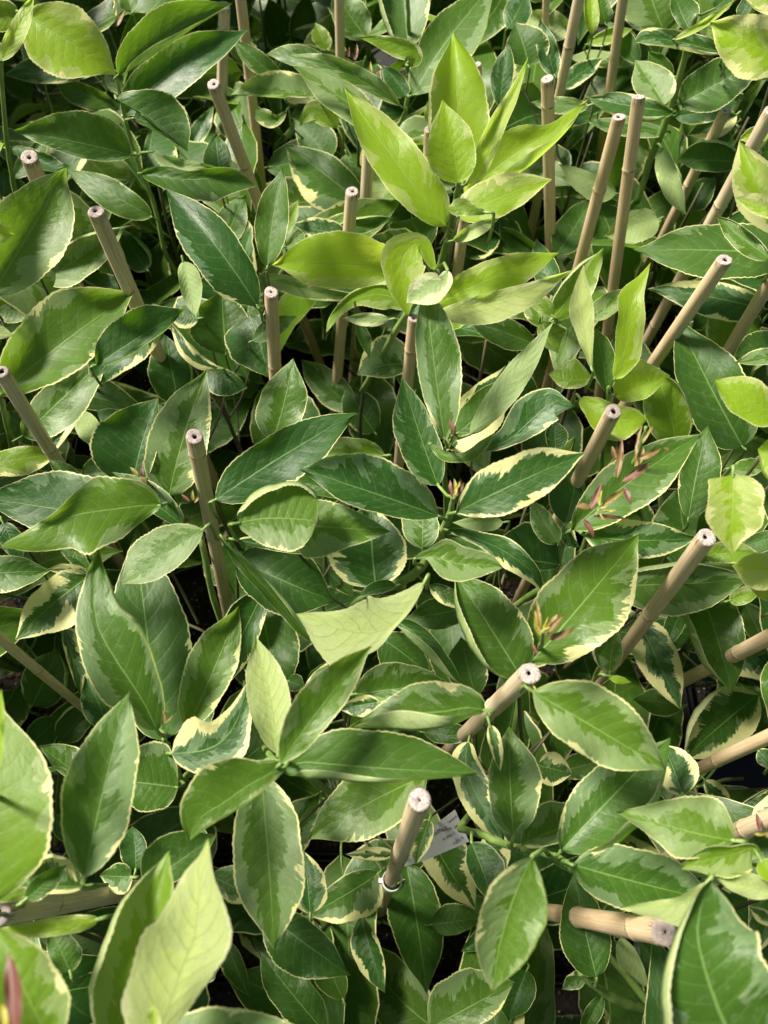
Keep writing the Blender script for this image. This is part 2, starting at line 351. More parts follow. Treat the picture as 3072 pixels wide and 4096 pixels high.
def leaf_grid(st, opts, nu, under):
    """st: function u -> (x, y, wl, wr) in photo pixels.  The blade lies on a tilted plane at its own height."""
    h = opts['h']; k = opts.get('k', R.uniform(.25, .6))
    xm, ym = st(.5)[:2]; C = at_height(xm, ym, h)
    tocam = (CAM-C).normalized()
    n = (Vector((0, 0, 1))*(1-k)+tocam*k).normalized()
    x0, y0 = st(0)[:2]; x1, y1 = st(1)[:2]
    mdir = ray(x1, y1).normalized()-ray(x0, y0).normalized(); mdir -= n*mdir.dot(n); mdir.normalize()
    n = rot_about(n, mdir, radians(opts.get('r', R.gauss(0, 9))))
    cr = n.cross(mdir).normalized()
    n = rot_about(n, cr, radians(opts.get('p', R.gauss(0, 8))))
    if n.dot(tocam) < .35: n = (n+tocam*.6).normalized()
    Lp = sqrt((x1-x0)**2+(y1-y0)**2); D = (C-CAM).length; Lm = Lp*D/F
    wavp = R.uniform(0, 6.28); wavn = R.uniform(7, 13); wava = opts.get('w', R.uniform(.015, .052))
    tws = R.uniform(-.35, .35); ph = [R.uniform(0, 6.28) for _ in range(6)]
    fold = opts.get('f', R.uniform(.05, .34)); arch = opts.get('a', R.uniform(.0, .12))
    cl, crl = opts.get('cl', 0), opts.get('cr', 0)
    if not (cl or crl or under) and 'rc' not in opts and R.random() < .22:
        if R.random() < .5: cl = R.uniform(.10, .24)
        else: crl = R.uniform(.10, .24)
    ns = 6 if not (cl or crl) else 9
    vs = [i/ns for i in range(-ns, ns+1)]
    V = []; UV = []
    for i in range(nu+1):
        u = i/nu; x, y, wl, wr = st(u); xa, ya = st(max(u-.03, 0))[:2]; xb, yb = st(min(u+.03, 1))[:2]
        dx, dy = xb-xa, yb-ya; q = sqrt(dx*dx+dy*dy) or 1; lx, ly = dy/q, -dx/q
        tooth = (1+.014*(1 if i % 2 else -1)*R.uniform(.3, 1.2)) if 2 < i < nu-1 else 1
        for v in vs:
            w = wl if v < 0 else wr; a = abs(v); c = cl if v < 0 else crl
            if u > .93: c = c*(1-u)/.07
            if u < .1: c = c*u/.1
            extra = 0; lat = a
            if c and a > 1-c:
                t = (a-(1-c))/c; wv = .75+.35*sin(u*5+wavp)
                lat = (1-c)-(a-(1-c))*wv*1.0; extra = (.10*sin(min(t*2.2, 1.57))+.06*t)*abs(w)*D/F*2
                lat /= (1-c)
            elif c: lat = a/(1-c)
            if a == 1: lat *= tooth
            q_ = 0 if v < 0 else 3
            lat *= 1+(.045*sin(u*7.5+ph[q_])+.022*sin(u*15+ph[q_+1])+.010*sin(u*33+ph[q_+2]))*a*min(1, 6*u)
            sgn = -1 if v >= 0 else 1
            px, py = x+lx*sgn*lat*w, y+ly*sgn*lat*w
            d = ray(px, py); tt = (C-CAM).dot(n)/d.dot(n)
            P = CAM+d*tt
            Wm = abs(w)*D/F
            rel = arch*Lm*4*u*(1-u)*(1 if not under else .3)+fold*Wm*a**1.4*1.6 + sin(u*wavn+wavp+(1.7 if v < 0 else 0))*wava*Lm*a*a + extra
            rel += tws*Wm*v*(u-.4)*1.6 + .006*Lm*sin(u*wavn*2.3+wavp*2)*a**3
            rel -= opts.get('dt', .0)*Lm*max(0, u-.55)**2*4
            P -= d.normalized()*rel
            V.append(P); UV.append((u, .5+.5*v))
    W = 2*ns+1; Fc = []
    for i in range(nu):
        for j in range(W-1):
            a0 = i*W+j; f = (a0, a0+1, a0+W+1, a0+W)
            Fc.append(f)
    # winding: top side towards the camera unless 'under'
    c0 = V[(nu//2)*W+ns]; e1 = V[(nu//2+1)*W+ns]-c0; e2 = V[(nu//2)*W+ns+1]-V[(nu//2)*W+ns-1]
    nn = e2.cross(e1)
    facing = nn.dot(CAM-c0) > 0
    if facing == bool(under): Fc = [f[::-1] for f in Fc]
    return V, Fc, UV, Lm

# ------------------------------------------------------------------ what stands where, read off the photograph
# T tile ; S shoot height, then x,y,radius(mm) points ; L base tip widths height kind options ; M same with a list of stations
TILES = {'A1': (0, 0), 'A2': (1000, 0), 'A3': (2000, 0), 'B1': (0, 900), 'B2': (1000, 900), 'B3': (2072, 900),
         'C1': (0, 1800), 'C2': (1000, 1800), 'C3': (2072, 1800), 'D1': (0, 2700), 'D2': (1000, 2700), 'D3': (2072, 2700),
         'E1': (0, 3096), 'E2': (1000, 3096), 'E3': (2072, 3096)}
DATA = '''
T A1
S tall_left .70>.50 | 8,300,1.4 10,500,1.5 40,900,1.8 95,1240,2.2 160,1500,2.4
L 10 405 232 -40 62 72 .725 Y k.6 r-8
L 150 100 770 495 215 250 .69 Y b20 k.5 s3 w.02
L 130 90 -260 110 130 110 .68 h k.4
L -110 1000 28 950 60 70 .73 y
L -170 1500 95 1555 90 90 .735 y k.6
L -60 1960 440 1112 270 265 .665 v k.5 b-10 s1
S upper_left .63>.44 | 760,470,1.3 800,640,1.5 860,900,1.7 930,1120,1.8 1020,1350,2 1090,1660,2.2
L 785 500 1545 20 190 62 .645 n k.6 b50 cr.5 w.006
L 810 760 1645 198 175 150 .60 d k.45 b50
L 885 785 1245 1005 215 40 .635 n k.5 cr.3 b40
M .64 n k.5 f.2 : 770,655,0,0 850,700,120,8 960,760,190,12 1080,850,190,15 1180,945,120,12 1245,1006,0,0
L 872 1030 92 865 95 215 .61 d k.4 b-10 s7
M .585 d k.5 : 935,1150,0,0 1080,1170,70,70 1250,1190,60,130 1430,1180,70,165 1560,1200,70,90 1700,1235,0,0
M .59 n k.6 u : 1020,1005,0,0 1090,1060,30,45 1210,1100,45,50 1330,1105,25,32 1450,1110,0,0
L 1010 1440 440 1120 105 95 .53 n
L 980 1120 1020 820 40 190 .50 d
L 1480 1210 1435 882 95 95 .55 d
L 1490 1620 1625 1290 110 90 .50 v
L 290 1860 838 1500 130 140 .57 g k.4
L 1708 2033 1095 1248 200 150 .61 d k.4 b-30 s4
L 800 720 330 500 95 60 .50 n
L 640 480 20 500 70 130 .52 c
L 640 1120 800 500 120 80 .46 n
M .56 n k.4 : 60,980,0,0 150,990,20,70 260,1060,60,60 370,1110,50,30 470,1100,0,0
L 90 1180 330 900 60 80 .53 d
L 210 640 0 420 100 60 .47 d
L 430 420 230 230 100 90 .47 d
L 860 400 980 180 70 50 .55 v
L 880 80 790 -120 70 60 .58 v
L 820 1700 560 1280 120 80 .45 n
L 1250 1010 1420 700 60 60 .50 d
L 1500 720 1290 820 50 90 .53 d
R 770 180 832 68 30 26 .66 0 0
R 742 60 752 -10 12 12 .67 0 1
R 768 110 772 58 10 9 .67 0 1
T A2
S main_bright .715>.62 | 1383,1215,1.1 1370,1290,1.4 1335,1500,2.2 1290,1680,2.5 1250,1790,2.6
L 1300 1500 623 568 150 185 .70 y b20 k.45 s2
L 1398 1240 1350 216 200 205 .70 y k.6 e.5
L 1380 1215 1275 662 175 150 .735 y k.7 f.3 e.38
M .735 Y k.6 : 1440,1220,0,0 1500,1130,25,60 1560,980,55,75 1640,800,45,70 1740,640,40,40 1848,375,0,0
M .71 y k.45 cr.35 s5 : 1425,1290,0,0 1540,1190,90,110 1700,1060,170,130 1850,960,150,120 2000,880,60,70 2120,780,35,40 2245,658,0,0
L 1380 1440 2005 1190 150 125 .72 Y k.45 b20
M .735 h k.6 : 1570,1410,0,0 1500,1385,50,20 1420,1370,60,55 1350,1380,45,45 1312,1370,0,0
L 1345 1600 1660 1445 35 60 .69 h u k.6
L 1430 1170 1470 960 30 70 .715 y
S upper_mid .64>.52 | 1045,-60,1.6 1055,200,1.7 1055,500,1.9 1035,740,2.1
M .67 h k.6 : 1055,440,0,0 1100,400,45,40 1080,340,75,55 960,290,80,45 830,255,45,22 705,240,0,0
L 1055 330 1000 -420 180 160 .61 v k.5
L 1080 632 1650 -120 150 190 .615 v k.4 b40
L 1000 705 245 362 60 85 .615 g k.3 b-50
L 860 860 283 438 110 120 .60 g k.4 b-20
L 560 480 102 362 60 95 .565 v b-30
L 440 640 -130 630 40 150 .575 g b-25 cl.3
L 205 535 -120 260 75 70 .56 d
L 55 370 85 132 70 40 .56 d
L 1040 500 1180 280 50 50 .57 d
L 765 1370 232 957 210 130 .535 c k.35 s9
L 520 1060 290 790 110 140 .50 n
M .54 v : 240,740,0,0 190,790,30,30 130,800,50,60 60,760,40,50 30,730,0,0
M .55 h k.5 : 590,840,0,0 520,790,60,80 430,740,60,70 360,790,30,30 330,840,0,0
L 220 350 120 -20 120 110 .47 n
L 330 340 380 -60 90 90 .49 n
L 780 260 560 -70 120 120 .585 g k.4
L 520 330 430 150 60 60 .53 h
L 1040 640 870 430 90 60 .56 d
L 115 1775 215 1112 115 105 .625 n k.5 b12
L 240 1560 322 1325 60 35 .57 h
L 230 1640 355 1530 30 80 .585 g
L 560 1520 955 1448 50 60 .56 n
L 260 1720 660 1400 70 190 .55 v
L 640 1560 280 1480 60 90 .56 c
L 985 1060 812 1435 55 150 .56 v u k.4
L 1230 1440 1010 1420 60 90 .52 n
L 1430 1700 1660 1450 90 120 .52 c
L 640 1020 730 1290 100 80 .48 n
L 60 1300 -70 1050 80 80 .50 d
L 100 900 -60 1040 60 60 .48 n
L 900 700 1080 760 60 50 .50 n
L 1240 840 1200 640 60 140 .56 h
R 640 340 600 290 14 12 .62 0 1
R 650 380 660 310 16 12 .62 1 0
R 690 400 710 290 22 20 .62 .6 0
R 810 480 800 405 12 12 .62 0 .5
R 830 500 885 455 12 12 .62 1 0
T A3
S upper_right .665>.50 | 1300,100,1.6 1235,340,2.4 1150,650,2.9 1080,860,3.1 990,1080,2.9 915,1330,3
L 1090 215 930 -260 210 210 .635 v k.45
M .665 c k.45 cl.35 : 1500,340,0,0 1400,330,40,75 1250,290,50,80 1080,260,50,70 960,250,50,55 890,280,0,0
L 1150 265 1572 -10 26 24 .70 Y k.6 f.4 b-20
L 1920 400 1392 145 230 200 .735 Z
L 1950 40 1570 -60 100 130 .73 Z k.5 cl.3
L 1150 505 985 335 85 55 .605 n
L 1155 745 562 645 105 80 .625 c k.5 cl.3
L 1090 700 895 400 130 150 .615 g k.4
L 1190 690 1760 370 160 150 .605 d k.4 s2
L 1160 770 1605 665 60 75 .59 d b-20
L 1570 760 1240 900 80 90 .57 C
L 1600 1080 1172 1070 80 150 .535 n
L 1075 980 1240 1432 75 75 .56 n u b-30
L 770 1285 390 1088 110 60 .53 n u
L 1055 1455 690 1570 110 110 .54 n u
L 380 1680 620 1300 120 100 .49 n
L 395 590 688 383 75 60 .605 c f.3
L 895 430 440 378 40 75 .60 n u
L 365 505 265 122 75 75 .60 c
L 190 440 95 145 120 175 .60 n b-10
L 470 200 110 100 110 100 .60 v u
L 610 230 600 -120 55 50 .61 y
L 590 295 885 190 55 45 .60 h
L 0 710 60 285 80 70 .645 d
L 590 700 200 680 60 60 .575 v
L 630 760 300 830 50 50 .55 n
L 260 860 130 600 70 60 .52 n
L 1130 880 560 800 60 60 .56 v
L 1000 920 960 740 90 70 .54 n
L 920 420 700 130 60 90 .56 d
L 1420 60 1540 -60 60 60 .66 d
L 1260 200 1150 -80 60 120 .64 d
L 1480 300 1380 180 60 60 .65 h
L 1590 120 1680 -60 50 50 .68 n
L 640 500 840 340 50 70 .54 v
L 50 190 170 -60 90 90 .58 d
L 300 0 250 -140 100 120 .58 v
L 700 160 660 -60 70 70 .58 v
L 1330 780 1580 1000 60 60 .50 n
L 1590 620 1480 500 80 60 .56 c
L 1250 1380 1440 1180 90 90 .48 n
L 1120 1300 1330 1350 80 80 .46 n
L 640 620 560 560 60 60 .55 n
L 950 1200 1010 1390 60 90 .52 n
L 1800 1720 1435 1428 90 70 .645 v k.5
L 1860 1560 1588 930 170 150 .735 Z k.6
L 1850 1420 1562 1312 60 90 .74 Z k.5
L 1800 860 1585 930 60 60 .70 Y
T B1
S left_mid .60>.40 | 0,1130,1.8 40,1290,2.2 90,1500,2.5 130,1640,2.6
L -20 1140 897 436 300 205 .665 v k.45 b20 s3 e.5
L 640 930 1236 556 190 80 .64 n k.4
L 150 1400 735 855 130 170 .58 v k.4
L 1100 640 595 1085 150 190 .55 c k.4 b-60
L 1180 1190 1085 720 160 140 .53 n
M .575 C k.5 : 1455,955,0,0 1330,920,40,45 1230,830,45,45 1170,720,25,25 1113,622,0,0
L 1320 620 1120 600 80 160 .55 c
L 1215 240 1300 615 90 60 .57 n u k.6
L 1500 860 1470 430 230 180 .53 n
L 1660 600 1785 1012 90 230 .605 n k.5 s2
L 1370 955 1645 1080 60 120 .55 n
L 640 1460 490 1215 70 90 .53 n u
L 300 1520 545 1212 40 50 .52 C
L 860 1380 640 1230 80 90 .50 n
L 880 1740 1050 1148 330 110 .59 n k.4 b20
L 1120 1800 1372 958 235 180 .625 g k.45 b20 s6
L -150 1600 417 1508 80 110 .61 h k.4
L 230 510 -60 600 90 60 .55 v
L -150 650 93 740 50 50 .68 h u k.6
L 330 480 560 330 70 90 .50 n
L 840 420 560 320 60 60 .49 n
L 980 300 800 20 90 90 .47 n
L 1420 1200 1650 1230 60 80 .47 d
L 1190 1300 900 1190 60 60 .54 g
L 1400 1560 1400 1370 60 60 .56 v
L 540 1660 1020 1560 130 60 .50 n
L 1120 1150 1320 1220 60 40 .47 c
L 60 1240 300 1460 90 110 .48 d
T B2
S centre .66>.52 | 1325,1290,.9 1345,1400,1.1 1300,1500,1.6 1290,1640,1.8
L 1060 290 148 266 165 225 .675 y k.55 b-15 s4 e.5
M .705 y k.6 : 1225,300,0,0 1130,120,60,60 1030,190,150,140 1000,330,150,110 1020,470,80,75 1048,610,0,0
M .71 C k.6 u : 1312,300,0,0 1290,370,60,60 1210,410,110,100 1110,470,70,90 1040,520,0,0
L 95 340 738 486 62 62 .625 g k.5 b-25
M .64 h k.45 : 1040,550,0,0 950,480,90,85 830,460,90,75 700,490,50,55 600,560,35,35 540,640,25,25 503,718,0,0
L 1230 530 2052 182 120 140 .66 y k.4 b20
L 1250 580 2138 300 60 135 .675 Y u k.5 b-40
L 1300 695 1505 505 55 75 .63 h
L 1900 800 1436 632 100 100 .585 n
L 1290 1430 1158 370 112 180 .69 v k.6 e.47 b5 s8 N
L 1250 1730 1010 1006 165 115 .645 d k.5 b10
M .655 v k.5 : 1192,1452,0,0 1280,1525,30,35 1380,1550,35,28 1470,1535,50,25 1560,1460,40,22 1622,1378,0,0
L 1375 1385 1750 1010 125 100 .635 n k.5
L 1460 1390 2013 645 80 95 .655 n u k.5 f.02
L 1320 1490 1700 930 130 190 .60 C k.4
L 1060 930 707 996 85 190 .585 c k.45 b-30
L -230 1825 722 1247 170 190 .65 n k.45 b20 s1
L 150 1440 288 884 170 150 .62 v k.5 b-10
L 900 1530 385 1540 30 110 .575 g b-20
M .55 n k.5 : 700,540,0,0 720,640,20,25 760,760,45,40 800,890,0,0
L 935 625 610 620 55 35 .56 C u
L 20 770 310 605 70 60 .57 d
L 700 1230 340 890 110 110 .45 v
L 830 1380 640 1060 120 120 .45 n
L 780 1150 960 1200 90 60 .42 n
L 560 700 640 560 30 60 .50 c
L 1100 180 1040 80 60 90 .56 n
L 640 1380 420 1330 60 70 .50 v
L 60 1160 -50 1040 80 80 .50 n
L 1540 940 1380 780 60 60 .44 n
L 1500 1060 1650 900 60 60 .46 d
R 1345 1400 1315 1275 22 22 .69 .4 0
T B3
S right_young .63>.50 | 605,1080,1.4 600,1170,1.6 595,1300,1.8 560,1500,2
M .655 Y u k.6 : 488,952,0,0 470,850,30,25 440,700,60,70 420,560,85,85 415,420,45,60 428,330,18,22 435,263,0,0
L 590 1115 512 685 75 95 .635 n k.5 b-10 e.5
M .655 y k.6 : 640,1025,0,0 690,880,50,110 730,740,90,95 745,610,80,100 765,480,95,75 820,370,38,38 882,248,0,0
M .63 y k.5 : 410,1150,0,0 470,1200,70,60 570,1250,90,130 680,1290,90,140 790,1290,65,80 860,1290,0,0
L 225 625 567 150 100 110 .615 h k.5 b-10
L 232 605 55 430 60 60 .63 h
L 170 680 60 400 90 90 .59 g
L 250 470 122 88 85 90 .57 n
L 160 640 265 850 150 50 .61 h b-20
L 492 1010 198 985 60 140 .61 h b30
L 495 625 760 420 90 60 .58 g
L 640 1130 1010 1000 190 90 .605 y k.3
L 1060 1470 905 942 170 150 .59 h b-10
L 1492 1475 1045 600 215 245 .665 n k.45 e.36 b10 s5
L 1350 835 1392 490 130 105 .61 h k.4
L 1640 560 858 425 135 110 .565 c k.3 b-20
L 1790 190 765 165 195 190 .605 n k.35
L 1760 1300 1298 1020 140 140 .70 y k.5
L 1800 865 1437 912 50 60 .615 g
L 1800 800 1420 885 60 130 .58 d
L 1800 1540 1590 1490 180 120 .69 y
L 350 2025 1228 1385 165 190 .62 v k.4 b30 s3
L 1130 1955 1260 1330 110 170 .585 n b10
M .66 c k.5 b0 : -250,1500,0,0 -60,1420,90,50 90,1290,150,110 220,1180,110,120 300,1180,40,60 382,1204,0,0
L 250 1490 245 1290 70 90 .60 d
L 130 1700 380 1400 60 60 .58 v
L 520 700 300 860 60 60 .52 n
L 450 1400 260 1260 60 60 .52 n
L 1180 1060 930 1100 60 60 .50 n
L 820 740 960 620 60 60 .45 n
L 90 1160 -60 900 110 90 .55 d
L 700 300 600 90 80 80 .46 n
L 1240 1420 1320 1560 70 60 .50 n
L 1560 700 1640 520 60 60 .52 d
L 420 330 240 260 90 80 .50 n
L 1000 880 1200 780 60 60 .50 n
L 1100 540 900 640 60 60 .47 n
L 1420 1620 1659 1590 60 60 .60 v
R 1000 1490 965 1475 14 14 .65 .3 0
T C1
S left_node .645>.50 | 960,200,1.2 1040,280,1.4 1130,370,1.8 1240,460,2.2 1330,560,2.4
M .665 k k.5 s2 : 1068,368,0,0 1010,366,60,110 900,372,130,190 760,390,210,215 640,405,245,215 520,425,270,135 400,470,210,70 290,545,140,70 150,600,80,45 60,625,30,25 -12,650,0,0
L 900 470 -140 305 190 250 .62 d k.4
L 1215 500 740 145 60 110 .625 d k.4
L 1352 525 800 890 120 185 .655 g k.5 e.5 s3
M .64 v k.5 s7 : 1045,1865,0,0 960,1690,150,150 880,1560,230,210 760,1380,220,260 660,1200,160,260 625,1030,110,170 630,880,70,110 640,760,40,50 655,652,0,0
L 1085 1930 905 520 260 300 .605 n k.4 b20 s1
L -240 830 335 800 120 130 .59 v k.4
L 595 835 100 1262 190 150 .565 C k.4 b-20
L 590 820 310 790 30 50 .54 C
L 210 1700 385 1320 150 170 .46 n
L 420 1180 530 1625 130 40 .50 C
L 1240 1855 1587 1032 190 135 .62 v k.5
L 1750 940 1430 1640 110 170 .50 d
L 640 760 380 640 60 60 .50 n
L 720 1850 560 1500 120 60 .50 d
L 480 640 620 900 60 60 .50 d
L 1500 880 1340 760 60 60 .52 c
L 20 480 150 740 80 80 .56 d
L 1200 360 1300 20 110 90 .61 d
L 540 220 330 60 60 60 .50 n
L 60 1340 200 1240 60 60 .44 n
R 915 175 862 112 20 18 .67 .3 .4
R 960 190 945 75 14 14 .672 1 0
R 975 225 910 170 18 14 .668 .6 .2
R 1255 340 1200 293 14 12 .67 1 0
R 1285 335 1280 260 16 16 .67 .3 .5
R 1290 350 1322 310 12 12 .67 .2 .3
T C2
S centre_node .655>.54 | 1350,310,1.4 1325,430,1.8 1260,560,2.2 1200,690,2.6 1080,830,2.9 950,900,3
L 1256 442 323 130 125 245 .66 d k.45 b-10 s5 e.48
M .68 v k.5 f.05 w.004 dt.0 : -84,488,0,0 -20,470,120,110 80,455,200,175 200,452,230,205 310,458,245,225 390,466,215,175 425,475,110,120 445,480,0,0
M .655 v k.45 : 260,498,0,0 360,500,180,200 480,508,180,210 600,516,145,160 730,526,105,100 850,534,45,42 933,541,0,0
L -90 600 560 700 60 30 .62 c
L 835 910 800 330 290 225 .585 c k.4 e.38
L 1140 655 1130 300 140 110 .615 v
M .665 g k.5 : 1095,722,0,0 1170,705,40,20 1260,720,130,90 1360,750,130,120 1470,760,110,100 1590,765,70,60 1680,780,0,0
M .675 P u k.6 f.05 w.012 : 1158,878,0,0 1112,955,15,65 1035,1065,25,145 935,1165,35,225 810,1212,130,230 710,1207,190,212 610,1190,245,150 500,1160,165,98 400,1120,78,46 303,1087,0,0
L 965 905 720 970 30 60 .61 d
L 1440 1040 1025 1120 110 110 .53 n
M .56 n k.5 cr.5 : 960,1130,0,0 1060,1190,60,50 1190,1310,70,55 1310,1450,50,45 1412,1568,0,0
M .57 n k.5 cl.4 : -170,600,0,0 -60,740,40,40 80,890,50,45 230,1060,50,45 350,1200,35,35 465,1312,0,0
L -90 720 565 1010 230 220 .53 n k.4
L 60 950 210 1690 210 230 .49 n k.4
L 380 680 690 980 130 60 .51 n
L 1800 1510 1353 808 190 235 .66 d k.5 e.42 s1
L 700 1620 1310 1540 180 80 .58 v k.4
M .62 c k.5 : 1310,530,0,0 1420,560,40,30 1560,610,60,50 1700,680,90,90 1850,790,60,80 1920,880,30,40 1963,985,0,0
L 1500 1640 1400 1240 150 120 .52 n
L 860 1240 1200 1500 120 160 .52 n
L 1190 900 1430 1060 60 60 .56 c
L 620 1380 340 1600 60 60 .60 v
L 380 1560 610 1400 60 60 .55 d
L 1680 480 1340 480 60 40 .585 n u
L 1660 640 1290 560 60 60 .60 c
L 1010 820 1180 980 50 50 .50 n
L 1500 1320 1340 1180 60 90 .48 n
L 640 300 200 190 60 80 .60 n
L 490 190 620 330 30 50 .58 c
R 1345 320 1325 195 20 18 .685 .6 0
R 1360 300 1350 185 20 18 .688 0 .6
R 1365 310 1420 208 20 16 .685 .7 0
R 1355 270 1395 200 12 12 .69 0 1
T C3
S right_buds .66>.52 | 850,-150,.9 770,80,1.2 640,220,1.5 500,400,1.9 330,545,2.2 260,740,2.4 250,860,2.4
L 90 1400 800 563 275 290 .625 v k.4 s6 e.46
L 438 568 1197 580 130 125 .61 c k.4 b-25 s2
L 600 900 1547 862 150 205 .58 v k.35 s4
M .70 Y k.6 w.01 : 1425,165,0,0 1427,185,120,150 1425,250,210,160 1422,350,215,160 1418,450,225,168 1416,540,165,125 1420,620,65,60 1430,692,0,0
L 1180 850 1415 1622 200 180 .585 n k.4 b20
L 800 1130 1085 1728 150 130 .53 C k.4
L 610 1480 655 1180 125 75 .57 v
L 1760 800 1420 768 150 110 .67 Z k.5
L 1230 700 1610 690 80 70 .635 h
L 1700 1000 1500 830 60 90 .66 Y
L 1730 560 1470 640 80 60 .60 n
L 1400 1000 1620 900 60 60 .56 h
L 1760 1330 1690 1780 60 110 .63 n
L 595 1500 752 1540 16 34 .62 y
L 275 760 -230 690 60 250 .55 n
L 315 492 405 45 160 70 .605 d k.4
L -413 415 446 18 190 165 .675 c k.5 e.47 b10 s3 f.1 N
L 270 620 80 320 90 70 .57 d
L 1640 1300 1500 1000 80 110 .48 n
L 1500 1500 1660 1250 80 60 .44 n
L 460 640 260 780 60 60 .54 n
L 400 640 290 480 60 20 .56 c
L 1090 1060 960 1330 60 70 .50 n
L 1200 1620 1380 1500 60 60 .47 v
R 475 400 558 208 30 30 .68 .9 0
R 655 190 690 -90 30 32 .68 .5 .1
R 650 60 622 -30 30 20 .675 .6 .1
R 690 210 890 70 16 55 .68 .7 0
R 770 110 835 -30 20 40 .685 .3 .4
R 800 60 955 -10 26 34 .69 .4 .2
R 780 70 830 -180 14 18 .69 .5 .2
R 820 -40 905 -170 16 16 .69 .3 .3
R 560 370 720 262 40 22 .69 .2 .3
R 700 240 755 362 30 22 .69 .9 0
R 480 385 378 375 24 28 .68 .7 .2
R 540 370 560 265 14 18 .692 0 1
R 560 400 655 398 10 10 .69 0 .9
R 545 420 590 470 12 12 .69 .4 .5
R 500 440 748 462 22 14 .67 .8 0
R 430 462 505 590 32 22 .67 .9 0
R 540 380 520 440 8 8 .69 0 1
R 545 385 600 365 8 10 .692 0 1
S second_buds .66>.56 | 165,1200,.9 150,1290,1.2 90,1400,1.5 20,1520,1.8
R 150 1200 122 985 22 20 .69 .3 .3
R 145 1210 112 1060 20 20 .69 .1 .7
R 150 1230 105 1140 30 20 .69 .2 .5
R 170 1190 272 1082 20 26 .69 .4 .3
R 180 1230 310 1095 30 34 .692 .3 .1
R 200 1250 378 1175 34 36 .688 .5 .1
R 160 1200 205 1100 8 8 .695 0 1
R 160 1190 215 1170 12 14 .695 0 1
R 130 1360 90 1275 16 18 .68 .8 0
R 120 1600 180 1606 14 10 .675 .5 0
R 120 1600 100 1560 10 12 .675 0 .8
R 125 1600 125 1632 8 8 .675 0 1
T D1
S left_low .62>.5 | 1100,400,.9 1060,370,1.2 1110,470,1.6 1140,530,1.8 1200,700,2
L -40 1520 0 190 200 375 .70 h k.5 b-10 s3 e.5
L -60 720 8 88 60 60 .735 y k.6
L 562 1345 866 108 255 215 .69 v k.5 b20 s5 e.45
L 640 760 256 470 60 150 .59 v
L 1182 745 720 690 190 280 .59 d k.4
M .625 C k.5 : 1140,520,0,0 1240,515,190,120 1380,490,220,160 1490,420,150,180 1570,300,110,110 1620,150,40,50 1655,15,0,0
L 1845 530 1692 -265 150 130 .64 P u k.6 b-20
M .685 v k.5 cl.3 s4 : 1894,600,0,0 1760,670,70,120 1620,750,95,240 1480,850,95,260 1350,930,90,190 1290,1010,60,110 1260,1070,25,35 1245,1112,0,0
L 960 1400 1440 1060 210 100 .605 n k.4
L 570 1400 105 1390 50 230 .645 C k.4 b10
L 170 1490 445 1258 65 75 .675 n f.3
L -120 1480 218 1440 90 40 .665 h
L 1400 1330 1720 1500 140 100 .62 c
L 880 1340 660 1330 120 90 .55 c
L 900 1300 880 1000 110 80 .54 n
L 400 440 640 180 120 90 .46 n
L 210 460 400 280 100 100 .45 n
L 480 1100 330 900 60 60 .54 n
L 1250 430 1420 60 110 90 .54 d
L 1000 520 1090 300 60 60 .56 n
L 1340 1010 1300 1210 60 60 .52 c
L 860 1010 1010 1030 60 40 .48 n
R 1080 330 1080 230 14 14 .67 .5 .2
R 1090 320 1150 262 18 14 .67 .3 .3
R 1085 300 1110 230 10 10 .67 .2 .6
T D2
S mid_node .67>.55 | 185,585,1.3 120,520,1.6 60,420,1.8
L 200 592 810 -195 165 120 .695 v k.5 b20 s2 f.25
M .67 n k.5 cr.34 s3 : 212,645,0,0 330,580,100,110 520,590,225,100 750,610,265,105 1000,628,235,85 1250,640,150,50 1420,648,60,25 1518,653,0,0
M .67 v k.5 cl.55 s6 : 1562,235,0,0 1450,215,70,130 1280,240,110,195 1080,255,120,190 920,275,85,120 790,310,45,50 640,355,0,0
L 70 650 160 1825 245 240 .62 v k.4 e.47 s7
L 1180 660 382 1090 220 220 .57 v k.35 b-20
L 960 1190 632 1190 45 50 .50 C
L 1190 960 1100 1260 60 130 .51 C
M .61 C k.5 : 1450,440,0,0 1430,560,90,100 1460,700,110,110 1530,850,110,110 1610,980,80,80 1690,1115,0,0
L 1748 1070 1720 340 150 210 .615 v k.4 s1
L 1590 330 1660 640 50 40 .63 C
L 1180 1050 1500 1558 180 130 .43 C k.4
L 1560 1060 1700 1310 110 70 .46 C
L 1470 1110 1618 1518 150 90 .56 d k.5
L 860 180 590 230 90 60 .585 C
L 1150 380 1500 400 90 60 .57 d
L 1090 1000 930 900 40 40 .50 n
L 250 40 360 90 60 60 .58 d
L 1640 120 1500 -20 60 60 .52 n
T E2
L 1040 600 1175 1462 175 185 .39 n k.35
L 850 660 365 945 200 110 .47 c k.3
L 120 940 667 1336 140 230 .56 n k.4 s2
L 500 1720 60 1170 150 150 .50 n
L 400 930 355 510 120 130 .50 c
L 740 935 900 1457 70 120 .45 c
L 1190 1690 1760 1380 260 150 .53 v k.35
L 1200 1000 1560 950 120 90 .43 n
L 620 1500 450 1060 120 90 .42 n
L 940 1050 800 960 40 60 .43 n
L 60 1320 0 1080 60 60 .44 n
L -40 640 40 900 40 40 .60 C
L 1600 1030 1400 1180 60 60 .44 n
T D3
S right_low .62>.50 | 330,1252,1.4 250,1205,1.6 100,1165,1.9 0,1150,2 -150,1100,2.1 -240,1060,2.1 -380,1020,2.2
L 95 108 985 640 260 205 .685 g k.5 e.47 s1
L 285 1168 1015 415 215 275 .625 v k.4 s4
L 20 1128 500 930 190 90 .585 v
M .66 g k.5 s7 : 1440,1098,0,0 1380,1090,100,150 1260,1068,150,260 1100,1030,180,240 950,990,120,180 800,945,60,75 710,920,25,25 645,908,0,0
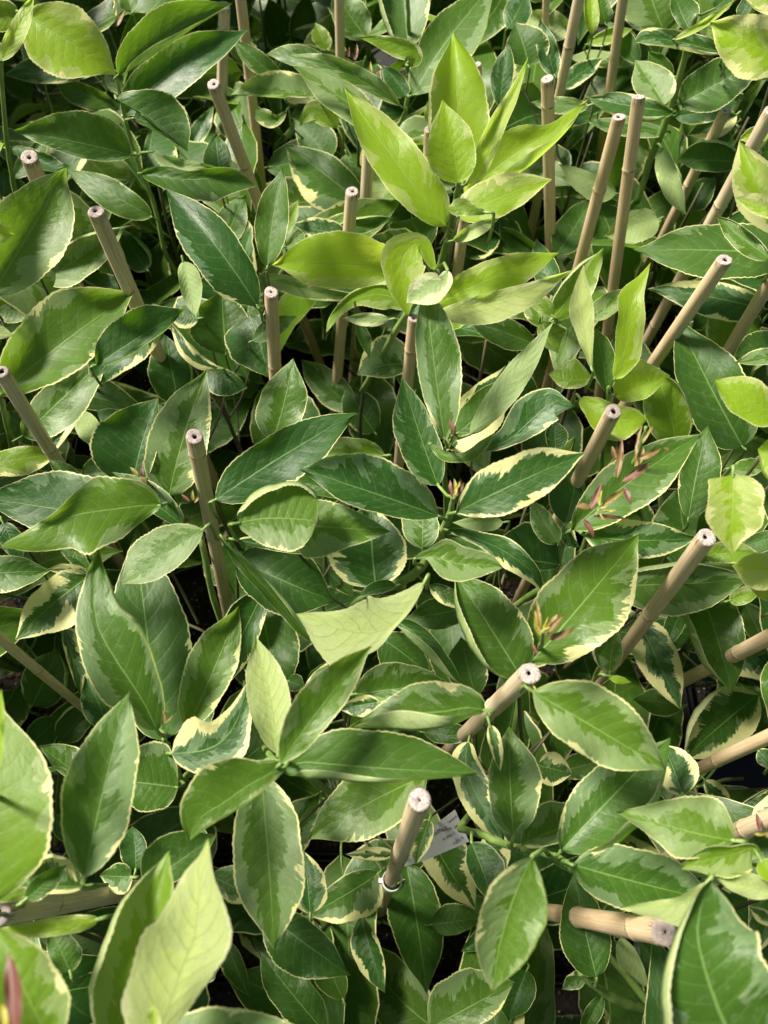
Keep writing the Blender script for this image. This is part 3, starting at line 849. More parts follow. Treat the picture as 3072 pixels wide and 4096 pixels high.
L 365 1258 1340 1505 235 205 .635 v k.4 b-10 s8 e.43
M .665 h k.5 : 1612,1205,0,0 1560,1150,120,30 1420,1190,160,60 1280,1220,120,90 1160,1250,50,50 1075,1290,0,0
L 1610 1225 1720 1400 60 70 .67 y
L 1595 130 1090 560 190 210 .53 C k.35
L 1095 800 960 450 110 160 .60 C
L 130 600 362 656 110 120 .55 C
L 1700 760 1400 960 130 60 .50 c
L 300 640 600 560 90 90 .50 n
L 1100 200 760 160 90 90 .44 n
L 340 1300 180 1210 20 30 .58 n
L 1400 620 1560 750 60 60 .46 n
L 1240 700 1420 860 60 60 .47 C
L 860 620 700 400 60 60 .52 n
L 1590 500 1680 620 60 60 .53 c
R 1610 1040 1578 915 20 26 .69 1 0
R 1640 1050 1565 1048 14 16 .69 .2 .6
R 1640 1050 1680 1080 16 20 .69 .3 .4
T E3
L 95 545 -168 1452 260 185 .68 g k.5 e.5 b-50 s5
M .685 P u k.6 : 1252,722,0,0 1190,800,130,55 1080,860,165,50 930,885,75,45 800,890,40,30 667,882,0,0
M .715 v k.5 s2 e.4 : 1440,1850,0,0 1400,1720,380,380 1330,1560,410,420 1240,1300,300,420 1190,1080,160,400 1200,940,90,300 1240,800,60,170 1280,700,0,0
M .70 n u k.6 : 1120,1060,0,0 1160,960,20,50 1210,850,22,55 1245,725,0,0
L 1720 800 1310 690 70 90 .665 P u
L 1760 1000 1530 880 60 40 .62 C
L 520 1350 370 650 170 150 .55 n k.4
S low_right_branch .46>.40 | 410,1320,1.8 500,1400,2.2 640,1490,2.9 760,1540,3 900,1570,3.2
L 560 1480 420 1750 60 60 .47 n
L 545 1540 480 1720 90 60 .46 c
L 740 1580 900 1760 60 50 .45 n
L 440 1330 290 1430 60 60 .47 c
L 680 1080 870 1430 40 100 .44 n u
L 700 1380 760 1540 70 60 .40 n
L 640 1100 700 1350 50 50 .40 n
L 60 1300 -60 1640 120 140 .46 n
T E1
S bottom_left .68>.5 | 720,1850,1.8 680,1950,2 620,2100,2.2
L 720 1830 1125 506 270 190 .70 h k.5 b-10 s4 e.45
M .725 Y u k.5 : 1000,1900,0,0 1080,1659,270,90 1150,1450,300,160 1220,1250,335,215 1290,1070,300,260 1310,900,220,200 1330,700,130,95 1360,560,45,40 1382,424,0,0
L 360 1840 -30 1010 320 270 .73 h k.5 e.5 s1
L 660 960 -60 1035 70 60 .645 Y k.4 b20
L 470 1320 330 1000 90 130 .61 n
L 1040 1830 2120 1740 240 110 .70 v k.5 s3
L 1010 1720 1015 1528 45 48 .745 Y
L 1340 1380 1440 1310 40 40 .55 c
L 1500 1100 1660 1480 60 90 .42 n
R 100 1720 52 1178 75 85 .77 1 0
R 20 1760 20 1500 50 50 .765 .1 .9
'''
# stakes: tile, top x,y, width (tile px), a lower x,y, greyness, dark weathered cut, wording
STAKES = [
 ('A1', 195, 1045, 92, 250, 1190, .5, .3, 'short greyish stake poking up behind the broad leaf at the left'),
 ('A1', 638, 1410, 98, 855, 1900, .1, .4, 'split brown bamboo stake leaning right below the upper left shoot'),
 ('A1', 1418, 562, 74, 1610, 1060, .6, .2, 'thin grey brown stake leaning right near the top left'),
 ('A1', 1490, 40, 62, 1475, 480, .8, .2, 'pale weathered stake with a ring behind the top left leaf tip'),
 ('A1', 1580, -160, 62, 1620, 200, .3, .2, 'dim stake cut off by the top edge, right of the ringed one'),
 ('A2', 590, -140, 54, 602, 390, .5, .2, 'slim upright stake running out of the top edge above the pink buds'),
 ('A2', 1510, 430, 44, 1522, 640, .6, .2, 'small far stake between the two bright upper leaves'),
 ('A2', 795, 870, 74, 755, 1430, .6, .2, 'stake with its top hidden by the bright upper leaf'),
 ('A2', 677, 1275, 78, 560, 2700, .3, .3, 'long tan stake standing left of the bright yellow shoot'),
 ('A2', 1195, 860, 72, 1165, 1640, .2, .2, 'brown stake passing behind the bright shoot'),
 ('A2', 1425, 1440, 70, 1370, 1860, 0, .2, 'brown stake just right of the bright green stem'),
 ('A3', 314, 528, 72, 330, 1620, .2, .1, 'upright brown stake with a knuckle near its hollow top'),
 ('A3', 790, 780, 78, 555, 1659, 0, .1, 'golden stake leaning left with a dark hole in its cut'),
 ('A3', 918, 648, 74, 785, 1655, .2, .3, 'long tan stake just right of the golden leaning one'),
 ('A3', 545, -110, 62, 400, 600, .7, .2, 'grey ringed stake leaning left at the top right'),
 ('A3', 825, -80, 54, 733, 575, .2, .2, 'thin stake leaning left behind the curled leaf at top right'),
 ('A3', 312, -120, 38, 300, 150, .2, .2, 'thinnest far stake cut by the top edge'),
 ('A3', 1800, 740, 78, 1440, 1400, .6, .2, 'shaded grey stake slanting in from the right edge, the upper one'),
 ('A3', 1495, 740, 62, 1420, 890, .4, .2, 'short shaded stake behind the right hand stems'),
 ('B1', 10, 978, 88, 375, 1560, .5, .9, 'dark topped grey stake leaning right at the left edge'),
 ('B1', 1290, 1405, 108, 1485, 2455, .85, .5, 'tall pale stake with a ring below its frayed top, left of centre'),
 ('B2', 141, 450, 88, 168, 1040, .1, .0, 'white topped upright stake left of centre'),
 ('B2', 1090, 622, 84, 1050, 1010, .2, .6, 'ringed stake beside the upright grey green leaf'),
 ('B3', 1368, 235, 90, 905, 920, .1, .3, 'long slanted tan stake with a round cut at right'),
 ('B3', 631, 1240, 106, 400, 1700, .5, .9, 'grey brown stake with a dark ringed cut above the red buds'),
 ('B3', 1760, 240, 78, 1385, 850, .5, .2, 'slanted stake at the right edge behind the small pale leaf'),
 ('C3', 1250, 582, 116, 630, 1440, .15, .2, 'thick sunlit stake with a splintered cut at the right'),
 ('C3', 78, 1485, 140, -475, 2010, .5, .1, 'thick pale stake with a white round cut in the lower middle'),
 ('C3', 1850, 1150, 100, 1430, 1365, .1, .2, 'brown stake slanting in from the right edge, the middle one'),
 ('D3', 1900, 300, 88, 1155, 640, .1, .2, 'long brown stake slanting in from the right edge, lower down'),
 ('D3', 1850, 885, 112, 1430, 1045, .0, .2, 'orange brown stake at the right edge beside the small pink bud'),
 ('E2', 1126, 172, 146, 945, 700, .0, .0, 'thick sunlit stake with pink cut end and a white clip'),
 ('E3', 965, 1048, 146, 385, 950, .1, .9, 'thick stake pointing right with a rough dark cut, lower right'),
 ('D1', -10, 1568, 152, 760, 1455, .6, 1., 'thick grey stake lying low across the left edge'),
 ('C1', -120, 1150, 66, 195, 1410, .0, .2, 'dim reddish brown stake low at the left edge'),
]
CANE_D = .0096

def tp(tile, x, y):
    ox, oy = TILES[tile]; return (x/1.659+ox, y/1.659+oy)

# ------------------------------------------------------------------ the ground and the pot grid
PITCH = .106; GX, GY = .0205, -.094          # a corner where four pots meet
POT_H = .165
gv = [(-30, -30, 0), (30, -30, 0), (30, 60, 0), (-30, 60, 0)]
g = link_mesh('ground', gv, [(0, 1, 2, 3)], M_GROUND, smooth=False); g['kind'] = 'structure'

def cell_of(x, y): return (math.floor((x-GX)/PITCH), math.floor((y-GY)/PITCH))
def cell_c(c): return (GX+(c[0]+.5)*PITCH, GY+(c[1]+.5)*PITCH)

# ------------------------------------------------------------------ cover map (how near the built leaves stand)
CS = 24
COVER = {}
def cover(p, pad=0):
    q = project(p)
    if not q: return
    cx, cy = int(q[0]//CS), int(q[1]//CS)
    for i in range(-pad, pad+1):
        for j in range(-pad, pad+1):
            k = (cx+i, cy+j)
            if q[2] < COVER.get(k, 9): COVER[k] = q[2]

# ------------------------------------------------------------------ stakes
used = {}; PLANTS = {}
def ring_pts(c, ax, r, n, wob=None, rr=None):
    a = ax.cross(Vector((.2, 1, .1))).normalized(); b2 = ax.cross(a)
    return [c+(a*cos(2*pi*k/n)+b2*sin(2*pi*k/n))*r*(1 if wob is None else wob[k % n]) for k in range(n)]
def build_stake(top, base, rad, grey, dark, phrase, idx):
    ax = (base-top); L = ax.length; ax.normalize()
    root = empty('bamboo_stake', base, phrase, 'bamboo stake', 'bamboo stakes standing in the plant pots')
    rr = random.Random(idx*7+3); sl = rr.uniform(-.3, .3); sl2 = rr.uniform(-.3, .3)
    # shaft with slightly swollen nodes
    firsts = {20: .0165, 22: .031, 11: .021, 13: .055, 26: .118, 31: .145, 32: .033, 33: .050, 2: .075, 14: .05, 3: .02, 12: .06}
    nodes = []; p = firsts.get(idx, rr.uniform(.06, .13))
    while p < L-.02: nodes.append(p); p += rr.uniform(.10, .15)
    n = 16; V = []; UV = []; Fc = []
    ts = sorted(set([0, .0006, .003]+[L*i/14 for i in range(1, 15)]+[q+d for q in nodes for d in (-.0035, -.0012, -.0004, .0004, .0014, .0035) if 0 < q+d < L]))
    a = ax.cross(Vector((.2, 1, .1))).normalized(); b2 = ax.cross(a)
    bend = Vector((rr.uniform(-1, 1), rr.uniform(-1, 1), 0))*.0012
    wob = [1+rr.uniform(-.035, .035) for _ in range(n)]
    def centre(t): return top+ax*t+bend*sin(t/L*pi)
    for t in ts:
        r = rad*(1+.02*t/L)
        if t == 0: r *= .965
        for q in nodes:
            d = (t-q)
            if abs(d) < .0045: r *= 1+.085*math.exp(-(d/.0013)**2)-(.05 if abs(d) < .0003 else 0)
        for k in range(n+1):
            th = 2*pi*k/n
            V.append(centre(t)+(a*cos(th)+b2*sin(th))*r*wob[k % n]-base+(ax*((sl*cos(th)+sl2*sin(th))*r*.6-rad*.10) if t == 0 else Vector())); UV.append((k/n, t))
    w = n+1
    for i in range(len(ts)-1):
        for k in range(n):
            q = i*w+k; Fc.append((q, q+w, q+w+1, q+1))
    shaft = link_mesh('cane', V, Fc, M_CANE, UV, root)
    shaft.color = (grey, dark, 0, rr.random())
    # cut end: flat rim, pith hole sunk in the middle, slightly fibrous
    hole = rad*rr.uniform(.10, .34); m2 = 20; hoff = (a*rr.uniform(-1, 1)+b2*rr.uniform(-1, 1))*rad*.14
    V = []; UV = []; Fc = []
    rings = [(rad*.965, 0), (rad*.93, -.0003), (rad*.7, -.00035), (rad*.45, -.0003), (hole*1.25, -.0002), (hole, .0008), (hole*.9, .0045)]
    for ri, (r, dz) in enumerate(rings):
        for k in range(m2):
            th = 2*pi*k/m2; wv = wob[int(k/m2*n) % n] if ri < 2 else 1+rr.uniform(-.06, .06)
            V.append(top-base+(a*cos(th)+b2*sin(th))*r*wv+(hoff if ri > 3 else (hoff*.5 if ri == 3 else hoff*0))+ax*(dz+(sl*cos(th)+sl2*sin(th))*r*.6-rad*.10*(1 if ri < 1 else 1)+(rr.uniform(-.00025, .00025) if 0 < ri < 5 else 0))); UV.append((r/rad, k/m2))
    for i in range(len(rings)-2):
        for k in range(m2):
            q = i*m2+k; q2 = i*m2+(k+1) % m2; Fc.append((q, q2, q2+m2, q+m2))
    ce = link_mesh('cut_end', V, [f[::-1] for f in Fc], M_CUT, UV, root)
    ce.color = (0, dark, 0, rr.random())
    V2 = V[5*m2:7*m2]; F2 = [(k, (k+1) % m2, (k+1) % m2+m2, k+m2) for k in range(m2)]+[tuple(range(m2, 2*m2))]
    link_mesh('pith_hole', V2, F2, M_PITH, None, root)
    if idx in (26, 31, 15):      # splinters on the rim
        tb = Tubes()
        for _ in range(10 if idx == 26 else 5):
            th = rr.uniform(-.9, .5) + (pi*.05 if idx == 26 else pi*.6)
            p0 = top-base+(RGT*cos(th)+Vector((0, 1, 0))*sin(th))*rad*.93+ax*.001
            p0 -= ax*0
            p1 = p0-ax*rr.uniform(.0006, .0022)+(RGT*cos(th)+Vector((0, 1, 0))*sin(th))*rr.uniform(.0004, .0016)
            tb.add([p0+base, (p0+p1)/2+base, p1+base], [.00035, .0002, .00005], 4)
        tb.build('splinter', M_NODE, root)
    for q in nodes[:3]:
        tb = Tubes(); c = centre(q)
        V3 = []; F3 = []; m3 = 18; prof3 = [(-.0008, 1.035), (-.0003, 1.10), (.0002, 1.085), (.0007, 1.03)]
        for (dt, rs) in prof3:
            for k in range(m3):
                th = 2*pi*k/m3
                V3.append(c+ax*dt+(a*cos(th)+b2*sin(th))*rad*rs*(1+rr.uniform(-.012, .012))-base)
        for i in range(len(prof3)-1):
            for k in range(m3):
                F3.append((i*m3+k, (i+1)*m3+k, (i+1)*m3+(k+1) % m3, i*m3+(k+1) % m3))
        link_mesh('node_ring', V3, F3, M_NODE, None, root)
    return root, nodes

STK = []; FIXZ = {31: .455}
for idx, (tile, x, y, w, x2, y2, grey, dark, phrase) in enumerate(STAKES):
    px, py = tp(tile, x, y); qx, qy = tp(tile, x2, y2); wpx = w/1.659
    d = ray(px, py); dist = CANE_D*F/wpx                # slant distance for the usual cane thickness
    dist_z = dist*FWD.dot(d.normalized())
    hz = H+d.z*dist_z/1.0 if False else H+d.normalized().z*dist
    lo, hi = (.60, .66) if py > 1300 else (.57, .66)
    hz = min(max(hz, lo), hi)
    hz = {31: .69, 7: .56, 9: .55, 10: .50, 3: .55}.get(idx, hz)
    top = at_height(px, py, hz); rad = .5*wpx*(top-CAM).length/F*d.normalized().dot(FWD)**0
    rad = min(rad, .0062)
    best = None
    for s in [i*.05 for i in range(10, 260)]:
        bx, by = px+(qx-px)*s, py+(qy-py)*s
        r0 = ray(bx, by)
        if r0.z > -.05: continue
        b = at_height(bx, by, .09)
        if abs(b.x) > 1.5 or abs(b.y) > 2.5: continue
        lean = (b.xy-top.xy).length
        c = cell_of(b.x, b.y); cc = cell_c(c)
        inside = abs(b.x-cc[0]) < .036 and abs(b.y-cc[1]) < .036
        cost = lean+(0 if inside else .06)+(.05 if c in used else 0)
        if best is None or cost < best[0]: best = (cost, b, c)
    _, b, c = best
    if idx in FIXZ:
        P2 = at_height(qx, qy, FIXZ[idx]); b = top+(P2-top)*((hz-.09)/(hz-FIXZ[idx])); c = cell_of(b.x, b.y)
    used.setdefault(c, []).append(idx)
    root, nodes = build_stake(top, b, rad, grey, dark, phrase, idx)
    for i in range(30):
        t = i/29; q = (px+(qx-px)*t, py+(qy-py)*t)
        P = top+(b-top)*min(1, t*.8)
        # distance of the axis point that shows at pixel q
        pr = project(P)
        if pr and min((pr[0]-px)/(qx-px+1e-6) if abs(qx-px) > abs(qy-py) else (pr[1]-py)/(qy-py+1e-6), 9) < 1.0: cover(P, 1)
    STK.append(dict(px=px, py=py, qx=qx, qy=qy, top=top, base=b, cell=c, phrase=phrase, rad=rad, root=root))

# ------------------------------------------------------------------ plants stand on the grid
def in_view(x, y, z, m=500):
    q = project(Vector((x, y, z)))
    return q and -m < q[0] < 3072+m and -m < q[1] < 4096+m
cells = set(used)
for i in range(-10, 11):
    for j in range(-3, 12):
        x, y = cell_c((i, j))
        if in_view(x, y, .5) or in_view(x, y, .5, 1100 if x < 0 else 900): cells.add((i, j))  # unseen rows past the frame, left ones added to block the sun
for c in sorted(cells, key=lambda c: (c[1], c[0])):
    x, y = cell_c(c); rr = random.Random(c[0]*131+c[1]*17)
    sx, sy = x+rr.uniform(-.012, .012), y+rr.uniform(-.012, .012)
    PLANTS[c] = dict(x=x, y=y, sx=sx, sy=sy, top=Vector((sx+rr.uniform(-.02, .02), sy+rr.uniform(-.02, .02), .50)), leaves=[], tubes=Tubes(), wood=Tubes(), rr=rr)
def stem_pt(pl, z):
    t = min(max((z-POT_H)/(.50-POT_H), 0), 1)
    b = Vector((pl['sx'], pl['sy'], POT_H-.01)); return b.lerp(pl['top'], t)
def nearest(p):
    best = None
    for c, pl in PLANTS.items():
        q = stem_pt(pl, p.z-.06); dd = (q.xy-p.xy).length
        if best is None or dd < best[0]: best = (dd, c)
    return best[1]

# ------------------------------------------------------------------ read the list
SHOOTS = []; LEAVES = []
tile = None
def popts(tok):
    o = {}
    for t in tok:
        if t == 'u': o['u'] = True; continue
        if t == 'N': o['N'] = True; continue
        if t == ':': break
        for key in ('cl', 'cr', 'dt', 'k', 'r', 'p', 'b', 's', 'f', 'w', 'a', 'e'):
            if t.startswith(key):
                o[key] = float(t[len(key):]); break
    return o
for line in DATA.strip().splitlines():
    tk = line.split()
    if not tk: continue
    if tk[0] == 'T': tile = tk[1]; continue
    if tk[0] == 'S':
        hh = [float(v) for v in tk[2].split('>')]; pts = []
        body = tk[4:]
        P = [tuple(float(v) for v in t.split(',')) for t in body]
        lens = [0]
        for a, b in zip(P, P[1:]): lens.append(lens[-1]+math.hypot(b[0]-a[0], b[1]-a[1]))
        for (x, y, r), l in zip(P, lens):
            h = hh[0]+(hh[1]-hh[0])*l/lens[-1]; X, Y = tp(tile, x, y)
            pts.append((tuple(at_height(X, Y, h)), r*.001))
        SHOOTS.append(dict(pts=pts, name=tk[1]))
        continue
    if tk[0] in 'LR':
        x0, y0, x1, y1, wl, wr, h = [float(v) for v in tk[1:8]]
        kind = tk[8] if tk[0] == 'L' else 'r'
        o = popts(tk[9:] if tk[0] == 'L' else []); o['h'] = h
        if tk[0] == 'R': o['rc'] = (float(tk[8]), float(tk[9])); o['w'] = .02; wl *= .72; wr *= .72
        X0, Y0 = tp(tile, x0, y0); X1, Y1 = tp(tile, x1, y1)
        sc_ = 1/1.659; bow = o.get('b', R.uniform(-12, 12))*sc_; e = o.get('e', R.uniform(.38, .47))
        dx, dy = X1-X0, Y1-Y0; q = math.hypot(dx, dy); lx, ly = dy/q, -dx/q
        hook = R.uniform(-.10, .10)*q*.4
        def st(u, X0=X0, Y0=Y0, dx=dx, dy=dy, lx=lx, ly=ly, bow=bow, wl=wl*sc_, wr=wr*sc_, e=e, hook=hook):
            o_ = bow*4*u*(1-u)+hook*max(0, u-.7)*(1-u)*9
            p = prof(u, e)
            return (X0+dx*u+lx*o_, Y0+dy*u+ly*o_, wl*p, wr*p)
        LEAVES.append((st, o, kind, q)); continue
    if tk[0] == 'M':
        h = float(tk[1]); kind = tk[2]; ci = tk.index(':'); o = popts(tk[3:ci]); o['h'] = h
        nums = [float(v) for t in tk[ci+1:] for v in t.split(',') if v]
        sts = [(*tp(tile, nums[i], nums[i+1]), nums[i+2]/1.659, nums[i+3]/1.659) for i in range(0, len(nums), 4)]
        # even spacing along the length
        ls = [0]
        for a, b in zip(sts, sts[1:]): ls.append(ls[-1]+max(1, math.hypot(b[0]-a[0], b[1]-a[1])))
        us = [l/ls[-1] for l in ls]
        def st(u, sts=sts, us=us):
            for i in range(len(us)-1):
                if u <= us[i+1] or i == len(us)-2: break
            t = (u-us[i])/(us[i+1]-us[i]); t = min(max(t, 0), 1)
            p0 = sts[max(i-1, 0)]; p1 = sts[i]; p2 = sts[i+1]; p3 = sts[min(i+2, len(sts)-1)]
            r = []
            for j in range(4):
                h1 = us[i+1]-us[i]
                m1 = (p2[j]-p0[j])/max(us[i+1]-us[max(i-1, 0)], 1e-6)*h1
                m2_ = (p3[j]-p1[j])/max(us[min(i+2, len(us)-1)]-us[i], 1e-6)*h1
                v = (2*t**3-3*t*t+1)*p1[j]+(t**3-2*t*t+t)*m1+(-2*t**3+3*t*t)*p2[j]+(t**3-t*t)*m2_
                if j > 1: v = max(v, 0) if p1[j] >= 0 and p2[j] >= 0 else v
                r.append(v)
            if i == 0:      # rounded base rather than a spike
                for j in (2, 3): r[j] = p2[j]*sqrt(max(t, 0)) if p1[j] == 0 else r[j]
            return tuple(r)
        LEAVES.append((st, o, kind, ls[-1]))

# ------------------------------------------------------------------ shoots join their plants
for s in SHOOTS:
    bot = Vector(s['pts'][-1][0]); s['cell'] = nearest(bot); pl = PLANTS[s['cell']]
    pts = [p for p, r in s['pts']]; rad = [r for p, r in s['pts']]
    sm = catmull([tuple(p)+(r,) for p, r in zip(pts, rad)], len(pts)*5)
    s['line'] = [Vector(p[:3]) for p in sm]
    tail = catmull([tuple(sm[-6][:3])+(sm[-1][3],), tuple(sm[-1][:3])+(sm[-1][3],),
                    tuple(bot.lerp(stem_pt(pl, bot.z-.10), .5)-Vector((0, 0, .01)))+(.0024,), tuple(stem_pt(pl, bot.z-.16))+(.0026,)], 12)[4:]
    tb = Tubes(); allp = sm+tail
    jit = [Vector((R.uniform(-1, 1), R.uniform(-1, 1), R.uniform(-1, 1)))*.0003 for _ in allp]
    tb.add([Vector(p[:3])+j for p, j in zip(allp, jit)], [p[3]*(1+(.14 if i % 6 == 0 else 0)) for i, p in enumerate(allp)], 9)
    s['tb'] = tb; pl.setdefault('shoots', []).append(s)

# ------------------------------------------------------------------ leaves read from the list
def shoot_near(P, lim):
    best = (lim, None, None)
    for s in SHOOTS:
        for q in s['line']:
            a = project(P); b = project(q)
            dd = math.hypot(a[0]-b[0], a[1]-b[1])
            if dd < best[0] and abs(q.z-P.z) < .09: best = (dd, s, q)
    return best
BUILT = []; WOODQ = []
LEAVES = [l for l in LEAVES if l[2] == 'r' or not (l[3] < 150 and l[1]['h'] < .575 and l[2] in 'ndv')]
for (st, o, kind, Lpx) in LEAVES:
    if o['h'] < .56: o['h'] = .56-(.56-o['h'])*1.7
    if o['h'] < .30: o['h'] = .30
    nu = 22 if kind == 'r' else (44 if Lpx > 260 else 30)
    V, Fc, UV, Lm = leaf_grid(st, o, nu, o.get('u', False))
    BUILT.append([V, Fc, UV, nu, o, kind, Lpx])
# where a stake shows in front of a leaf, or goes under one, set the leaf's distance accordingly
def tri_cells(V, nu):
    W = len(V)//(nu+1); m = {}
    for i in range(nu):
        for j in range(W-1):
            P = (V[i*W+j]+V[i*W+j+1]+V[(i+1)*W+j]+V[(i+1)*W+j+1])/4
            q = project(P)
            if not q: continue
            for ox in (-7, 0, 7):
                for oy in (-7, 0, 7):
                    k = (int((q[0]+ox)//14), int((q[1]+oy)//14))
                    if q[2] < m.get(k, 9): m[k] = q[2]
    return m
for it in BUILT: it.append(tri_cells(it[0], it[3]))
def axis_dist(s, X, Y):
    # distance of the point of the stake that shows at pixel X, Y
    d = ray(X, Y).normalized(); u = (s['base']-s['top']).normalized(); w0 = CAM-s['top']
    b = d.dot(u); dd = w0.dot(d); e = w0.dot(u); den = 1-b*b
    return (b*e-dd)/den if den > 1e-6 else (s['top']-CAM).length
def scale_leaf(it, f):
    it[0][:] = [CAM+(p-CAM)*f for p in it[0]]
    for k in it[7]: it[7][k] *= f
npush = npull = 0
HIDTOP = (3, 7, 9, 10)
for si, s in enumerate(STK):
    pulls = []
    dx, dy = s['qx']-s['px'], s['qy']-s['py']; L_ = math.hypot(dx, dy); nx, ny = -dy/L_, dx/L_
    hw = s['rad']*F/(s['top']-CAM).length
    for it in BUILT:
        m = it[7]; span = []; beyond = []; first = None
        for i in range(0, 61):
            t = -.02+i/50
            for off in (-.8, 0, .8):
                X, Y = s['px']+dx*t+nx*hw*off, s['py']+dy*t+ny*hw*off
                k = (int(X//14), int(Y//14))
                if k in m:
                    dA = axis_dist(s, X, Y)-s['rad']
                    if t < .97: span.append((t, m[k]/dA, off)); first = t if first is None else first
                    elif off == 0: beyond.append(m[k]/dA)
        if span and not (beyond and first is not None and first > .80):
            r = min(q for _, q, _o in span); mids = len([1 for _t, _q, _o in span if _o == 0])
            if si in HIDTOP and it[4]['h'] > .57: continue
            if r < 1.012 and (mids >= 3) and 'N' not in it[4]:
                scale_leaf(it, min((1.012/r), 1.30)); npush += 1
        elif beyond and it[5] != 'r':
            r = max(beyond)
            if .9985 < r < 1.10: pulls.append((r, it))
    if pulls and si not in HIDTOP:
        r, it = min(pulls, key=lambda z: z[0]); scale_leaf(it, .9985/r*.988); npull += 1
print('pushed', npush, 'pulled', npull)
for (V, Fc, UV, nu, o, kind, Lpx, _m) in BUILT:
    W = len(V)//(nu+1); base = sum((V[i] for i in range(W)), Vector())/W
    mid = V[3*W+W//2]; d = (mid-base)
    if d.length < 1e-6: d = Vector((0, 0, 1))
    d.normalize()
    _, s, q = shoot_near(base, 85)
    if s is not None: c = s['cell']
    else: c = nearest(base-d*.02)
    pl = PLANTS[c]; tb = pl['tubes']
    pr_ = .0009 if kind != 'r' else .0004
    if Lpx < 220 and kind != 'r': pr_ = .0008
    mid2 = base+d*.0015-(CAM-base).normalized()*.0006
    if s is not None and (kind != 'r' or (q-base).length < .02):
        gap = (q-base).length
        tb.add([mid2, base, base.lerp(q, .5)-d*min(.003, gap*.3), q], [pr_*.8, pr_, pr_*1.1, pr_*1.3], 6)
    elif kind != 'r':
        Q = stem_pt(pl, max(base.z-R.uniform(.08, .19), .2))
        away = (base-CAM).normalized(); B2 = base+away*min(.065, (base.z-.22)*.6)-Vector((0, 0, .02))-d*.004; Q.z = min(Q.z, B2.z-.02)
        if Q.z < .19: Q = stem_pt(pl, .19)
        tb.add(catmull([tuple(mid2), tuple(base), tuple(base-d*.004+away*.004), tuple(B2)], 8), [pr_*(.8+.4*i/8) for i in range(9)], 6)
        WOODQ.append((pl, catmull([tuple(B2-away*.001), tuple(B2.lerp(Q, .5)-Vector((0, 0, .01))), tuple(Q)], 7), pr_*1.2))
    for p in V: cover(p, 0)
    for p in V[::3]: cover(p, 1)
    if kind == 'r': colr = (o['rc'][0], o['rc'][1], 0, R.random())
    else:
        a, b_, y_ = TY[kind]
        seed = (o['s']*.1031 % 1) if 's' in o else R.random()
        colr = (a+R.uniform(-.16, .16), max(0, b_+R.uniform(-.12, .14)), min(1, max(0, y_+R.uniform(-.06, .10))), seed)
    pl['leaves'].append((V, Fc, UV, base, colr, kind))

for pl, pts, r_ in WOODQ:
    ok = (Vector(pts[0]).xy-Vector(pts[-1]).xy).length < .08
    for p in pts:
        q = project(Vector(p))
        if not q or not (0 < q[0] < 3072 and 0 < q[1] < 4096): continue
        cd = COVER.get((int(q[0]//CS), int(q[1]//CS)))
        if cd is not None and q[2] < cd+.004: ok = False
    if ok: pl['wood'].add(pts, [r_]*8, 5)
# ------------------------------------------------------------------ understorey: shared blades, one object for each leaf
TEMPL = []
def template(i):
    rr = random.Random(100+i); nu, ns = 12, 4
    wid = rr.uniform(.20, .255); droop = rr.uniform(.08, .5); fold = rr.uniform(.02, .35); tw = rr.uniform(-.5, .5); e = rr.uniform(.38, .46)
    side = rr.uniform(-.15, .15); ph = rr.uniform(0, 6)
    V = []; UV = []
    for k in range(nu+1):
        u = k/nu; w = wid*prof(u, e); z = -droop*u*u+.06*sin(u*3.1)
        for j in range(-ns, ns+1):
            v = j/ns; a = abs(v)
            th = tw*u*1.2; lat = v*w*(1+(.02 if k % 2 else -.02)*(a == 1))
            up = fold*w*a**1.5+.03*a*a*sin(u*11+ph+(1.5 if v < 0 else 0))
            x = u*(1-.12*droop*u); y = side*u*(1-u)*2
            V.append(Vector((x, y+lat*cos(th)-up*sin(th), z+up*cos(th)+lat*sin(th)))); UV.append((u, .5+.5*v))
    W = 2*ns+1
    F_ = [(k*W+j, (k+1)*W+j, (k+1)*W+j+1, k*W+j+1) for k in range(nu) for j in range(W-1)]
    me = bpy.data.meshes.new('leaf_blade'); me.from_pydata([tuple(v) for v in V], [], F_)
    ul = me.uv_layers.new(name='UVMap'); ul.data.foreach_set('uv', [c for f in F_ for q in f for c in UV[q]])
    me.polygons.foreach_set('use_smooth', [True]*len(F_)); me.materials.append(M_LEAF); me.update()
    return me, V
TEMPL = [template(i) for i in range(14)]
def clear(P):
    q = project(P)
    if not q: return True
    if not (-60 < q[0] < 3132 and -60 < q[1] < 4156): return P.z < .60
    cd = COVER.get((int(q[0]//CS), int(q[1]//CS)))
    if cd is None: return P.z < (.51 if q[1] < 1200 else .32)
    return q[2] > cd+.010
GA = 2.39996
